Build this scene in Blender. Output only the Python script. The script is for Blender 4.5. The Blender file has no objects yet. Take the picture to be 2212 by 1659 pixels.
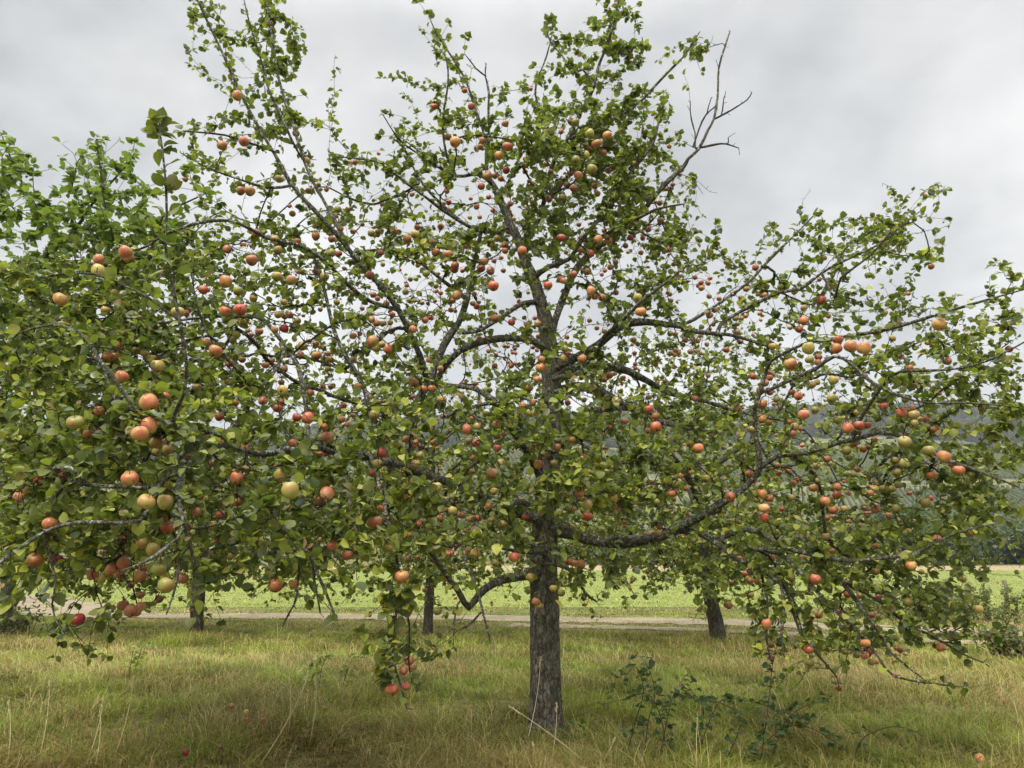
import bpy, bmesh, math
import numpy as np
from mathutils import Vector, Matrix, noise as mnoise

S = bpy.context.scene
COL = S.collection
RNG = np.random.default_rng(11)

# ------------------------------------------------------------------ camera
W2, H2, F2 = 2212.0, 1659.0, 1672.0          # photograph pixels used for measuring
CAMZ = 1.6
PITCH = math.atan((1190 - H2 / 2) / F2)
cp, sp_ = math.cos(PITCH), math.sin(PITCH)
cam_d = bpy.data.cameras.new('camera')
cam = bpy.data.objects.new('camera', cam_d)
COL.objects.link(cam)
cam.location = (0, 0, CAMZ)
cam.rotation_euler = (math.pi / 2 + PITCH, 0, 0)
cam_d.sensor_width = 36
cam_d.lens = 36 * F2 / W2
cam_d.clip_start = 0.05
cam_d.clip_end = 5000
S.camera = cam

# ------------------------------------------------------------------ exposure
S.view_settings.view_transform = 'Standard'
S.view_settings.look = 'None'
S.view_settings.exposure = 1.28
S.view_settings.gamma = 1
S.cycles.max_bounces = 6
S.cycles.diffuse_bounces = 3
S.cycles.glossy_bounces = 2
S.cycles.transmission_bounces = 3
S.cycles.volume_bounces = 0
S.cycles.use_denoising = True

SUN_EL, SUN_AZ = math.radians(52), math.radians(205)   # azimuth measured from +Y, clockwise

# ------------------------------------------------------------------ node helper
class NT:
    def __init__(s, tree):
        s.t = tree; s.n = tree.nodes; s.l = tree.links
        s.n.clear()
    def add(s, typ, ins=None, **kw):
        n = s.n.new(typ)
        for k, v in kw.items(): setattr(n, k, v)
        for k, v in (ins or {}).items(): s.put(n, k, v)
        return n
    def put(s, n, k, v):
        sock = n.inputs[k]
        if isinstance(v, bpy.types.NodeSocket): s.l.new(v, sock)
        elif isinstance(v, bpy.types.Node): s.l.new(v.outputs[0], sock)
        else:
            if sock.type == 'RGBA' and hasattr(v, '__len__') and len(v) == 3: v = (*v, 1)
            sock.default_value = v
    def math(s, op, a, b=None, c=None, clamp=False):
        n = s.n.new('ShaderNodeMath'); n.operation = op; n.use_clamp = clamp
        s.put(n, 0, a)
        if b is not None: s.put(n, 1, b)
        if c is not None: s.put(n, 2, c)
        return n.outputs[0]
    def mix(s, fac, a, b, mode='MIX'):
        n = s.n.new('ShaderNodeMix'); n.data_type = 'RGBA'; n.blend_type = mode
        s.put(n, 0, fac); s.put(n, 6, a); s.put(n, 7, b)
        return n.outputs[2]
    def noise(s, vec, scale, detail=3, rough=.55, dist=0):
        n = s.add('ShaderNodeTexNoise', {'Scale': scale, 'Detail': detail, 'Roughness': rough, 'Distortion': dist})
        if vec is not None: s.put(n, 'Vector', vec)
        return n.outputs[0]
    def ramp(s, fac, stops, interp='LINEAR'):
        n = s.n.new('ShaderNodeValToRGB'); s.put(n, 0, fac)
        cr = n.color_ramp; cr.interpolation = interp
        while len(cr.elements) < len(stops): cr.elements.new(.5)
        for e, (p, c) in zip(cr.elements, stops):
            e.position = p
            e.color = (c, c, c, 1) if not hasattr(c, '__len__') else (*c, 1)
        return n.outputs[0]

def material(name):
    m = bpy.data.materials.new(name); m.use_nodes = True
    return m, NT(m.node_tree)

# ------------------------------------------------------------------ sky: bright overcast
world = bpy.data.worlds.new('World'); S.world = world
world.use_nodes = True
w = NT(world.node_tree)
tc = w.add('ShaderNodeTexCoord')
sx = w.add('ShaderNodeSeparateXYZ', {0: tc.outputs['Generated']})
zc = w.math('MAXIMUM', sx.outputs[2], 0.0)
den = w.math('ADD', zc, 0.42)
px = w.math('DIVIDE', sx.outputs[0], den)
py = w.math('DIVIDE', sx.outputs[1], den)
vec = w.add('ShaderNodeCombineXYZ', {0: px, 1: py, 2: 3.7})
big = w.noise(vec, 1.9, 4, .55, .15)
fine = w.noise(vec, 5.5, 5, .55, .25)
cl = w.math('ADD', w.math('MULTIPLY', big, .68), w.math('MULTIPLY', fine, .32))
cloud = w.ramp(cl, [(.36, (.195, .198, .200)), (.44, (.248, .250, .251)), (.52, (.300, .300, .298)), (.63, (.375, .372, .364))])
zr = w.add('ShaderNodeMapRange', {0: zc, 1: .58, 2: .95, 3: 0.0, 4: 5.0}, interpolation_type='SMOOTHSTEP')
zen = w.math('ADD', 1.0, zr.outputs[0])
low = w.math('ADD', w.math('MULTIPLY', w.math('POWER', w.math('SUBTRACT', 1.0, zc), 6.0), .20), .0)
bright = w.math('ADD', zen, low)
bg1 = w.add('ShaderNodeBackground', {'Color': cloud, 'Strength': bright})
sky = w.add('ShaderNodeTexSky', sky_type='NISHITA', sun_disc=False, sun_elevation=SUN_EL, sun_rotation=SUN_AZ)
bg2 = w.add('ShaderNodeBackground', {'Color': sky.outputs[0], 'Strength': .006})
ads = w.add('ShaderNodeAddShader', {0: bg1.outputs[0], 1: bg2.outputs[0]})
wo = w.add('ShaderNodeOutputWorld', {0: ads.outputs[0]})

sun_d = bpy.data.lights.new('sun', 'SUN'); sun_d.energy = 1.5; sun_d.angle = math.radians(13)
sun_d.color = (1.0, .93, .77)
sun = bpy.data.objects.new('sun', sun_d); COL.objects.link(sun)
sd = Vector((math.sin(SUN_AZ) * math.cos(SUN_EL), math.cos(SUN_AZ) * math.cos(SUN_EL), math.sin(SUN_EL)))
sun.rotation_euler = sd.to_track_quat('Z', 'Y').to_euler()
sun.location = (0, 0, 30)

# ------------------------------------------------------------------ helpers
def P(x, y, Y):
    """photograph pixel at depth Y -> point in the place"""
    x = np.asarray(x, float); y = np.asarray(y, float); Y = np.asarray(Y, float)
    u = (x - W2 / 2) / F2; v = (H2 / 2 - y) / F2
    t = Y / (cp - v * sp_)
    return np.stack([t * u, Y + 0 * t, CAMZ + t * (sp_ + v * cp)], -1)
def G(x, y):
    u = (x - W2 / 2) / F2; v = (H2 / 2 - y) / F2
    t = -CAMZ / (sp_ + v * cp)
    return np.array([t * u, t * (cp - v * sp_), 0.0])
def proj(p):
    p = np.atleast_2d(p)
    d = p - np.array([0, 0, CAMZ])
    f = d[:, 1] * cp + d[:, 2] * sp_
    up = -d[:, 1] * sp_ + d[:, 2] * cp
    return W2 / 2 + F2 * d[:, 0] / f, H2 / 2 - F2 * up / f, f

def setp(o, label=None, cat=None, group=None, kind=None):
    if label: o['label'] = label
    if cat: o['category'] = cat
    if group: o['group'] = group
    if kind: o['kind'] = kind
    return o
def link(name, me, mat=None, parent=None):
    o = bpy.data.objects.new(name, me); COL.objects.link(o)
    if mat is not None and me is not None:
        for m in (mat if isinstance(mat, (list, tuple)) else [mat]): me.materials.append(m)
    if parent is not None: o.parent = parent
    return o
def empty(name, loc=(0, 0, 0)):
    o = bpy.data.objects.new(name, None); COL.objects.link(o); o.location = loc
    o.empty_display_size = .2
    return o
def mesh_np(name, V, faces, col=None, smooth=True, uv=None):
    """V (n,3); faces: list of integer arrays (m,3) or (m,4); col: (n,3) per vertex"""
    me = bpy.data.meshes.new(name)
    V = np.ascontiguousarray(V, np.float32)
    faces = [np.ascontiguousarray(f, np.int32) for f in faces if len(f)]
    me.vertices.add(len(V)); me.vertices.foreach_set('co', V.ravel())
    nl = sum(f.size for f in faces); nf = sum(len(f) for f in faces)
    me.loops.add(nl); me.polygons.add(nf)
    me.loops.foreach_set('vertex_index', np.concatenate([f.ravel() for f in faces]))
    tot = np.concatenate([np.full(len(f), f.shape[1], np.int32) for f in faces])
    st = np.concatenate([[0], np.cumsum(tot)[:-1]]).astype(np.int32)
    me.polygons.foreach_set('loop_start', st)
    me.polygons.foreach_set('loop_total', tot)
    if smooth: me.polygons.foreach_set('use_smooth', np.ones(nf, bool))
    if col is not None:
        a = me.color_attributes.new('tint', 'FLOAT_COLOR', 'POINT')
        c = np.ones((len(V), 4), np.float32); c[:, :col.shape[1]] = col
        a.data.foreach_set('color', c.ravel())
    me.update(calc_edges=True)
    return me

def norm(a):
    return a / np.maximum(np.linalg.norm(a, axis=-1, keepdims=True), 1e-9)

def vnoise(p, f, seed=0):
    """cheap smooth value noise by sums of sines, (n,3)->(n,)"""
    r = np.random.default_rng(seed)
    o = np.zeros(len(p))
    for k in range(6):
        d = norm(r.normal(size=3)) * f * (.6 + .9 * r.random())
        o += np.sin(p @ d * 6.283 + r.random() * 6.283)
    return o / 6 ** .5

def tube(pts, rad, k, rough=0.0, seed=0):
    """round tapered tube round a polyline: verts, quads"""
    pts = np.asarray(pts, float); n = len(pts)
    T = norm(np.gradient(pts, axis=0))
    ref = np.array([0, 0, 1.0]) if abs(T[:, 2].mean()) < .8 else np.array([1.0, 0, 0])
    A = norm(np.cross(T, ref)); B = np.cross(T, A)
    a = np.arange(k) * (2 * math.pi / k)
    V = pts[:, None] + np.asarray(rad, float)[:, None, None] * (A[:, None] * np.cos(a)[None, :, None] + B[:, None] * np.sin(a)[None, :, None])
    V = V.reshape(-1, 3)
    if rough:
        c = np.repeat(pts, k, 0); R = np.repeat(rad, k)
        s = vnoise(V, 3.2, seed) * .5 + vnoise(V, 9, seed + 1) * .35 + vnoise(V, 24, seed + 2) * .3
        V = V + (V - c) * (rough * s)[:, None]
    i = np.arange(n - 1)[:, None] * k; j = np.arange(k)[None, :]; j2 = (j + 1) % k
    Q = np.stack([i + j, i + j2, i + k + j2, i + k + j], -1).reshape(-1, 4)
    return V, Q

class Bag:
    def __init__(s): s.V = []; s.Q = []; s.T = []; s.C = []; s.n = 0
    def add(s, V, Q=None, T=None, C=None):
        s.V.append(V)
        if Q is not None and len(Q): s.Q.append(np.asarray(Q) + s.n)
        if T is not None and len(T): s.T.append(np.asarray(T) + s.n)
        if C is not None: s.C.append(np.broadcast_to(C, (len(V), 3)))
        s.n += len(V)
    def mesh(s, name, smooth=True):
        return mesh_np(name, np.concatenate(s.V), [np.concatenate(q) for q in (s.Q, s.T) if q],
                       np.concatenate(s.C) if s.C else None, smooth)

def resample(pts, step):
    """Catmull-Rom through rows (x,y,z,r) with about the given spacing"""
    p = np.asarray(pts, float)
    q = np.vstack([2 * p[0] - p[1], p, 2 * p[-1] - p[-2]])
    out = []
    for i in range(1, len(q) - 2):
        L = np.linalg.norm(q[i + 1, :3] - q[i, :3]); m = max(2, int(L / step))
        for t in np.arange(m) / m:
            a, b, c, d = q[i - 1], q[i], q[i + 1], q[i + 2]
            out.append(.5 * (2 * b + (c - a) * t + (2 * a - 5 * b + 4 * c - d) * t * t + (3 * b - a - 3 * c + d) * t ** 3))
    out.append(q[-2])
    o = np.array(out); o[:, 3] = np.maximum(o[:, 3], .0015)
    return o

# ------------------------------------------------------------------ materials
def mat_leaf(name, back=(.135, .165, .06), gloss=.30, trans=.36):
    m, t = material(name)
    at = t.add('ShaderNodeAttribute', attribute_name='tint')
    geo = t.add('ShaderNodeNewGeometry')
    bl = t.noise(geo.outputs['Position'], 55, 3, .6)
    c = t.mix(t.math('MULTIPLY', t.ramp(bl, [(.38, 0), (.72, 1)]), .45), at.outputs[0],
              t.mix(1.0, at.outputs[0], (1.9, 1.6, 1.2), 'MULTIPLY'))
    cb = t.mix(.45, c, back)
    cc = t.mix(geo.outputs['Backfacing'], c, cb)
    dif = t.add('ShaderNodeBsdfDiffuse', {'Color': cc, 'Roughness': .5})
    tr = t.add('ShaderNodeBsdfTranslucent', {'Color': t.mix(1.0, cc, (1.3, 1.5, .6), 'MULTIPLY')})
    mx = t.add('ShaderNodeMixShader', {0: trans, 1: dif.outputs[0], 2: tr.outputs[0]})
    gl = t.add('ShaderNodeBsdfGlossy', {'Color': (.62, .66, .64), 'Roughness': .48})
    fr = t.add('ShaderNodeFresnel', {'IOR': 1.4})
    f2 = t.math('MINIMUM', t.math('MULTIPLY', fr.outputs[0], gloss * 3.2), .17)
    ms = t.add('ShaderNodeMixShader', {0: f2, 1: mx.outputs[0], 2: gl.outputs[0]})
    t.add('ShaderNodeOutputMaterial', {0: ms.outputs[0]})
    return m

def mat_bark(name, dark=(.055, .046, .036), light=(.30, .275, .235), lichen=.5, scale=1.0):
    m, t = material(name)
    geo = t.add('ShaderNodeNewGeometry'); pos = geo.outputs['Position']
    mp = t.add('ShaderNodeMapping', {0: pos, 'Scale': (1, 1, .42)})
    n1 = t.noise(mp.outputs[0], 14 * scale, 6, .65, .6)
    n2 = t.noise(mp.outputs[0], 46 * scale, 4, .6)
    vo = t.add('ShaderNodeTexVoronoi', {'Vector': mp.outputs[0], 'Scale': 20 * scale, 'Randomness': 1.0}, feature='DISTANCE_TO_EDGE')
    crack = t.ramp(vo.outputs[0], [(.0, 0.0), (.16, 1.0)])
    base = t.ramp(t.math('ADD', t.math('MULTIPLY', n1, .7), t.math('MULTIPLY', n2, .3)),
                  [(.36, dark), (.47, tuple(.5 * (a + b) for a, b in zip(dark, light))), (.60, light)])
    plate = t.ramp(t.noise(mp.outputs[0], 9 * scale, 5, .7, 1.2), [(.50, 0), (.54, 1)])
    base = t.mix(t.math('MULTIPLY', plate, .62), base, (.045, .038, .03))
    base = t.mix(t.math('MULTIPLY', t.math('SUBTRACT', 1.0, crack), .45), base, (.03, .026, .02))
    gr = t.ramp(t.noise(pos, 5, 4, .6), [(.46, 0), (.64, 1)])
    base = t.mix(t.math('MULTIPLY', gr, .40), base, (.105, .115, .055))
    li = t.ramp(t.noise(pos, 30, 5, .65, .5), [(.60 - .06 * lichen, 0), (.67 - .06 * lichen, 1)])
    lp = t.ramp(t.noise(pos, 3.1, 2, .5), [(.36, 0), (.54, 1)])
    base = t.mix(t.math('MULTIPLY', t.math('MULTIPLY', li, lp), lichen, clamp=True), base, (.42, .46, .39))
    ye = t.ramp(t.noise(pos, 21, 3, .6), [(.70, 0), (.74, 1)])
    base = t.mix(t.math('MULTIPLY', ye, .7 * lichen), base, (.42, .30, .05))
    h = t.math('ADD', t.math('ADD', t.math('MULTIPLY', n1, .9), t.math('MULTIPLY', n2, .35)), t.math('MULTIPLY', plate, -.35))
    h = t.math('ADD', h, t.math('MULTIPLY', crack, .3))
    bp = t.add('ShaderNodeBump', {'Height': h, 'Strength': 1.0, 'Distance': .03})
    b = t.add('ShaderNodeBsdfPrincipled', {'Base Color': base, 'Roughness': .92, 'Normal': bp.outputs[0], 'Specular IOR Level': .2})
    t.add('ShaderNodeOutputMaterial', {0: b.outputs[0]})
    return m

def mat_apple(name, ground, blush, amount, dark=0.0):
    m, t = material(name)
    tcn = t.add('ShaderNodeTexCoord'); oi = t.add('ShaderNodeObjectInfo')
    off = t.add('ShaderNodeVectorMath', {0: tcn.outputs['Object'], 1: t.add('ShaderNodeCombineXYZ', {0: t.math('MULTIPLY', oi.outputs['Random'], 7.0), 1: 0.0, 2: t.math('MULTIPLY', oi.outputs['Random'], 3.0)}).outputs[0]}, operation='ADD')
    v = off.outputs[0]
    n = t.noise(v, 1.7, 4, .55, .3)
    st = t.noise(t.add('ShaderNodeMapping', {0: v, 'Scale': (1, 1, .14)}).outputs[0], 17, 3, .6)
    mask = t.ramp(t.math('ADD', t.math('ADD', t.math('MULTIPLY', n, 1.15), t.math('MULTIPLY', st, .42)), t.math('SUBTRACT', amount, .80)), [(.33, 0), (.66, 1)])
    c = t.mix(mask, ground, blush)
    hv = t.math('ADD', t.math('MULTIPLY', oi.outputs['Random'], .45), .78)
    c = t.mix(1.0, c, t.add('ShaderNodeCombineColor', {0: hv, 1: hv, 2: hv}).outputs[0], 'MULTIPLY')
    sp = t.ramp(t.noise(v, 24, 2, .5), [(.64, 0), (.70, 1)])
    c = t.mix(t.math('MULTIPLY', sp, .6), c, (.40, .30, .15))
    rot = t.ramp(t.noise(v, 3.1, 4, .6, .4), [(.665, 0), (.69, 1)])
    c = t.mix(t.math('MULTIPLY', rot, .85), c, (.06, .035, .02))
    b = t.add('ShaderNodeBsdfPrincipled', {'Base Color': c, 'Roughness': .42, 'Specular IOR Level': .45, 'Subsurface Weight': .0})
    t.add('ShaderNodeOutputMaterial', {0: b.outputs[0]})
    return m

def mat_plain(name, c1, c2, scale=30, rough=.8):
    m, t = material(name)
    geo = t.add('ShaderNodeNewGeometry')
    c = t.mix(t.ramp(t.noise(geo.outputs['Position'], scale, 4, .6), [(.35, 0), (.65, 1)]), c1, c2)
    b = t.add('ShaderNodeBsdfPrincipled', {'Base Color': c, 'Roughness': rough, 'Specular IOR Level': .25})
    t.add('ShaderNodeOutputMaterial', {0: b.outputs[0]})
    return m

M_LEAF = mat_leaf('apple_leaf')
M_LEAF2 = mat_leaf('bright_leaf', back=(.19, .25, .09), gloss=.3, trans=.42)
M_BARK = mat_bark('apple_bark', lichen=.45, scale=1.5)
M_LIMB = mat_bark('limb_bark', dark=(.05, .045, .036), light=(.20, .19, .15), lichen=1.0, scale=1.6)
M_TWIG = mat_bark('twig_bark', dark=(.032, .026, .021), light=(.10, .085, .065), lichen=.7, scale=2.5)
M_LICH = mat_bark('lichen_twig', dark=(.10, .09, .07), light=(.24, .23, .19), lichen=1.0, scale=2.0)
M_APP = {
    'r': mat_apple('red_apple', (.44, .25, .09), (.38, .055, .042), .58),
    'p': mat_apple('pink_apple', (.46, .32, .13), (.43, .10, .072), .54),
    'o': mat_apple('orange_apple', (.40, .29, .08), (.39, .105, .052), .58),
    'b': mat_apple('brownish_shaded_apple', (.29, .24, .07), (.29, .085, .045), .55),  # brown-orange fruit, with shade put into the colour
    'y': mat_apple('yellow_apple', (.38, .33, .09), (.39, .16, .065), .42),
    'g': mat_apple('green_apple', (.25, .26, .055), (.34, .17, .06), .42),
    'm': mat_apple('crimson_apple', (.34, .05, .04), (.24, .015, .025), .62),
}
M_STEM = mat_plain('apple_stem', (.05, .035, .02), (.10, .07, .03), 60)
M_CALYX = mat_plain('apple_calyx', (.02, .015, .01), (.06, .045, .03), 90)

# ================================================================== THE GROUND
def mat_ground(name, c1, c2, c3, scale=1.0):
    m, t = material(name)
    geo = t.add('ShaderNodeNewGeometry'); p = geo.outputs['Position']
    a = t.ramp(t.noise(p, .55 * scale, 5, .6), [(.38, 0), (.62, 1)])
    b = t.ramp(t.noise(p, 9 * scale, 5, .7), [(.40, 0), (.62, 1)])
    c = t.mix(b, t.mix(a, c1, c2), c3)
    h = t.noise(p, 24 * scale, 4, .7)
    bp = t.add('ShaderNodeBump', {'Height': h, 'Strength': .7, 'Distance': .05})
    s = t.add('ShaderNodeBsdfPrincipled', {'Base Color': c, 'Roughness': .95, 'Normal': bp.outputs[0], 'Specular IOR Level': .1})
    t.add('ShaderNodeOutputMaterial', {0: s.outputs[0]})
    return m
def sheet(name, x0, x1, y0, y1, z, nx, ny, mat, amp=0.0, kind='structure'):
    X, Y = np.meshgrid(np.linspace(x0, x1, nx), np.linspace(y0, y1, ny))
    V = np.stack([X.ravel(), Y.ravel(), np.full(X.size, z)], -1)
    if amp: V[:, 2] += amp * (vnoise(V, .5, 3) + .5 * vnoise(V, 1.7, 4))
    i = (np.arange(ny - 1)[:, None] * nx + np.arange(nx - 1)[None, :]).ravel()
    Q = np.stack([i, i + 1, i + 1 + nx, i + nx], -1)
    o = link(name, mesh_np(name, V, [Q]), mat); o['kind'] = kind
    return o
sheet('ground', -1250, 1250, -200, 1250, 0, 2, 2,
      mat_ground('meadow_soil', (.15, .16, .055), (.20, .17, .08), (.085, .08, .035)))
sheet('field', -160, 190, 23.2, 66, .008, 2, 2,
      mat_ground('field_grass', (.20, .24, .065), (.23, .26, .075), (.17, .20, .055), .5))
sheet('stubble_strip', -160, 190, 66, 88, .012, 2, 2,
      mat_ground('stubble', (.36, .29, .17), (.30, .25, .14), (.26, .22, .12), .4))

def mat_gravel():
    m, t = material('track_gravel')
    p = t.add('ShaderNodeNewGeometry').outputs['Position']
    vo = t.add('ShaderNodeTexVoronoi', {'Vector': p, 'Scale': 26.0})
    c = t.mix(t.ramp(t.noise(p, 1.6, 5, .65), [(.38, 0), (.62, 1)]), (.38, .32, .22), (.27, .23, .155))
    c = t.mix(.45, c, t.mix(1.0, c, vo.outputs['Color'], 'MULTIPLY'))
    gr = t.ramp(t.noise(p, 2.3, 5, .7), [(.56, 0), (.64, 1)])
    c = t.mix(t.math('MULTIPLY', gr, .6), c, (.16, .17, .07))
    bp = t.add('ShaderNodeBump', {'Height': vo.outputs['Distance'], 'Strength': .8, 'Distance': .03})
    s = t.add('ShaderNodeBsdfPrincipled', {'Base Color': c, 'Roughness': .95, 'Normal': bp.outputs[0], 'Specular IOR Level': .1})
    t.add('ShaderNodeOutputMaterial', {0: s.outputs[0]})
    return m
RUTS = [  # photograph pixels on the ground, width in metres
    ([(120, 1327), (250, 1330), (500, 1331), (733, 1332), (1000, 1335), (1200, 1338), (1474, 1344), (1700, 1350), (1900, 1358), (2212, 1371), (2500, 1382)], 1.55),
    ([(1100, 1352), (1300, 1356), (1474, 1361), (1700, 1370), (1850, 1379), (2130, 1390), (2300, 1396)], .75),
    ([(250, 1332), (165, 1318), (100, 1304), (40, 1293), (-80, 1284), (-300, 1276)], 2.4)]
rut_lines = []
bag = Bag()
for k, (pp, wd) in enumerate(RUTS):
    g = np.array([G(*p) for p in pp]); g = resample(np.hstack([g, np.full((len(g), 1), 1.0)]), .25)[:, :3]
    rut_lines.append((g, wd))
    T = norm(np.gradient(g, axis=0)); N = np.stack([-T[:, 1], T[:, 0], 0 * T[:, 0]], -1)
    wl = wd / 2 * (1 + .2 * vnoise(g, .9, k) + .2 * vnoise(g, 2.5, k + 9)); wr = wd / 2 * (1 + .2 * vnoise(g, .9, k + 4) + .2 * vnoise(g, 2.5, k + 5))
    V = np.stack([g + N * wl[:, None], g - N * wr[:, None]], 1).reshape(-1, 3); V[:, 2] = .016 + .004 * k
    i = np.arange(len(g) - 1) * 2
    bag.add(V, np.stack([i, i + 1, i + 3, i + 2], -1))
o = link('track', bag.mesh('track'), mat_gravel()); o['kind'] = 'structure'

def rut_dist(xy):
    d = np.full(len(xy), 9.0)
    for g, wd in rut_lines:
        for a in range(0, len(g), 2):
            d = np.minimum(d, np.hypot(xy[:, 0] - g[a, 0], xy[:, 1] - g[a, 1]) - wd / 2)
    return d

# ---------------------------------------------------------------- grass
m, t = material('grass_blade')
at = t.add('ShaderNodeAttribute', attribute_name='tint')
dif = t.add('ShaderNodeBsdfDiffuse', {'Color': at.outputs[0]})
trn = t.add('ShaderNodeBsdfTranslucent', {'Color': at.outputs[0]})
gls = t.add('ShaderNodeBsdfGlossy', {'Color': (.8, .8, .75), 'Roughness': .45})
m1 = t.add('ShaderNodeMixShader', {0: .35, 1: dif.outputs[0], 2: trn.outputs[0]})
m2 = t.add('ShaderNodeMixShader', {0: .03, 1: m1.outputs[0], 2: gls.outputs[0]})
t.add('ShaderNodeOutputMaterial', {0: m2.outputs[0]})
M_GRASS = m

def blades(n, y0, y1, ypow, hmin, hmax, wid, seed, bright=1.0, dry=.45, bend=1.0, clear=-.03, tuft=True, xs=.70):
    r = np.random.default_rng(seed)
    Y = y0 + (y1 - y0) * r.random(n) ** ypow
    X = (r.random(n) * 2 - 1) * (xs * Y + .6)
    if tuft:     # gather the blades in tussocks
        cx = np.round(X / .22 + .3 * np.sin(Y * 7)) * .22; cy = np.round(Y / .22 + .3 * np.sin(X * 5)) * .22
        s = .55 * r.random(n)
        X = X + (cx - X) * s; Y = Y + (cy - Y) * s
    p0 = np.stack([X, Y, 0 * X], -1)
    keep = (rut_dist(p0) > clear) | (r.random(n) < .05)
    X, Y, p0 = X[keep], Y[keep], p0[keep]; n = len(X)
    patch = vnoise(p0, .33, 21) * .6 + vnoise(p0, 1.1, 22) * .5
    patch2 = vnoise(p0, .7, 31)
    fieldmix = seed == 3
    h = (hmin + (hmax - hmin) * r.random(n) ** 1.6) * np.clip(1 + .34 * vnoise(p0, .8, 24) + .42 * vnoise(p0, 1.9, 27), .3, 2.4)
    if not fieldmix: h *= np.interp(Y, [10, 15.5, 17, 22], [1, .62, .4, .35])
    h *= np.where(np.abs(X - .34) + np.abs(Y - 7.3) < .5, 1.3, 1.0)
    az = r.random(n) * 6.283 + 0.0
    lay = np.array([.5, -.35, 0]) * (vnoise(p0, .45, 26))[:, None]
    d = np.stack([np.cos(az), np.sin(az), 0 * az], -1) * (.25 + .95 * r.random(n))[:, None] * bend + lay
    side = norm(np.cross(d, np.array([0, 0, 1.0])) + 1e-4)
    wv = wid * (.6 + .8 * r.random(n)) * (Y / 8) ** .55
    tt = np.array([0, .42, .78, 1.0])
    V = np.zeros((n, 7, 3)); k = 0
    for j, q in enumerate(tt):
        c = p0 + d * (h * q ** 1.7)[:, None] * .9
        c = c + np.array([0, 0, 1.0]) * (h * (q - .42 * bend * q ** 2.4))[:, None]
        c[:, 2] = np.maximum(c[:, 2], .012 + .0 * q) - (.02 if j == 0 else 0)
        if j < 3:
            ww = (wv * (1, .8, .5)[j])[:, None] * side
            V[:, k] = c - ww; V[:, k + 1] = c + ww; k += 2
        else: V[:, 6] = c
    thatch_shade = np.clip((8.6 - Y) / 2.0, 0, 1) * np.clip((.2 - X) / 2.0, 0, 1)       # matted brown thatch and crown shade, both put into the colour, lower left
    straw = np.clip((9.5 - Y) / 2.5, 0, 1) * np.clip((X + .8) / 1.5, 0, 1)        # tall dry growth in front of and right of the trunk
    if fieldmix: thatch_shade = 0 * X; straw = 0 * X
    isdry = r.random(n) < np.clip(dry + .38 * patch + .22 * straw + .1 * thatch_shade, .05, .95)
    g = np.array([.205, .275, .038]) * (1 + .38 * np.clip(patch2, -1.5, 1.5))[:, None] * (.6 + .75 * r.random(n))[:, None]
    g = g + np.array([.045, .02, .0]) * r.random(n)[:, None]
    s = np.array([.56, .45, .19]) * (.45 + .75 * r.random(n))[:, None]
    s = np.where((r.random(n) < .3)[:, None], s * np.array([.62, .5, .42]), s)
    if fieldmix: g = g * .45 + np.array([.17, .20, .055]) * .62
    s = np.where((r.random(n) < .45 * thatch_shade)[:, None], s * np.array([.50, .44, .42]), s)
    g = g * (1 - .15 * thatch_shade)[:, None]
    c = np.where(isdry[:, None], s, g) * bright
    C = np.repeat(c, 7, 0)
    b = (np.arange(n) * 7)[:, None]
    Q = np.concatenate([b + np.array([[0, 1, 3, 2]]), b + np.array([[2, 3, 5, 4]])])
    T = b + np.array([[4, 5, 6]])
    return V.reshape(-1, 3), Q, T, C
bag = Bag()
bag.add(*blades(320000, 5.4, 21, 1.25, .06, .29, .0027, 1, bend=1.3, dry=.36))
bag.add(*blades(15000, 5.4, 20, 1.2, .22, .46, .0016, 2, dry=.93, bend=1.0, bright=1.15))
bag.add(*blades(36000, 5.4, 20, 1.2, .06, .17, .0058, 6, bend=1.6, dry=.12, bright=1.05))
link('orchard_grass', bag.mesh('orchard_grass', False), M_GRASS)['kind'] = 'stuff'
bag = Bag()
bag.add(*blades(130000, 20.5, 66, 1.7, .03, .08, .006, 3, dry=.12, bright=1.0, tuft=False, clear=-.1))
bag.add(*blades(9000, 66, 88, 1.0, .1, .3, .012, 4, dry=.97, bright=1.0, tuft=False))
link('field_grass', bag.mesh('field_grass', False), M_GRASS)['kind'] = 'stuff'

# tall dead stalks that stand out singly: (root pixel), (tip pixel), depth
def stalk(rx, ry, tx, ty, Y, label):
    a = P(rx, ry, Y); b = P(tx, ty, Y + .05)
    L = np.linalg.norm(b - a); n = 10
    q = np.linspace(0, 1, n)[:, None]
    pts = a + (b - a) * q + np.array([.03, .02, 0]) * np.sin(q * 3.1) * L
    rad = np.linspace(.0034, .002, n)
    bg_ = Bag(); V, Q = tube(pts, rad, 5); bg_.add(V - a, Q)
    r = np.random.default_rng(int(tx))
    d = norm((b - a)[None])[0]
    for k in range(14):                         # thin seed head
        s = .86 + .15 * k / 14
        c = a + (b - a) * s - a
        e = c + d * .02 + r.normal(size=3) * .008
        V, Q = tube(np.array([c, (c + e) / 2, e]), [.0018, .0030, .0010], 4); bg_.add(V, Q)
    o = link('grass_stalk', bg_.mesh('grass_stalk'), M_STRAW)
    o.location = a
    setp(o, label, 'dry stalk', 'tall dry grass stalks')
M_STRAW = mat_plain('straw', (.68, .58, .38), (.58, .48, .28), 40)
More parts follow.
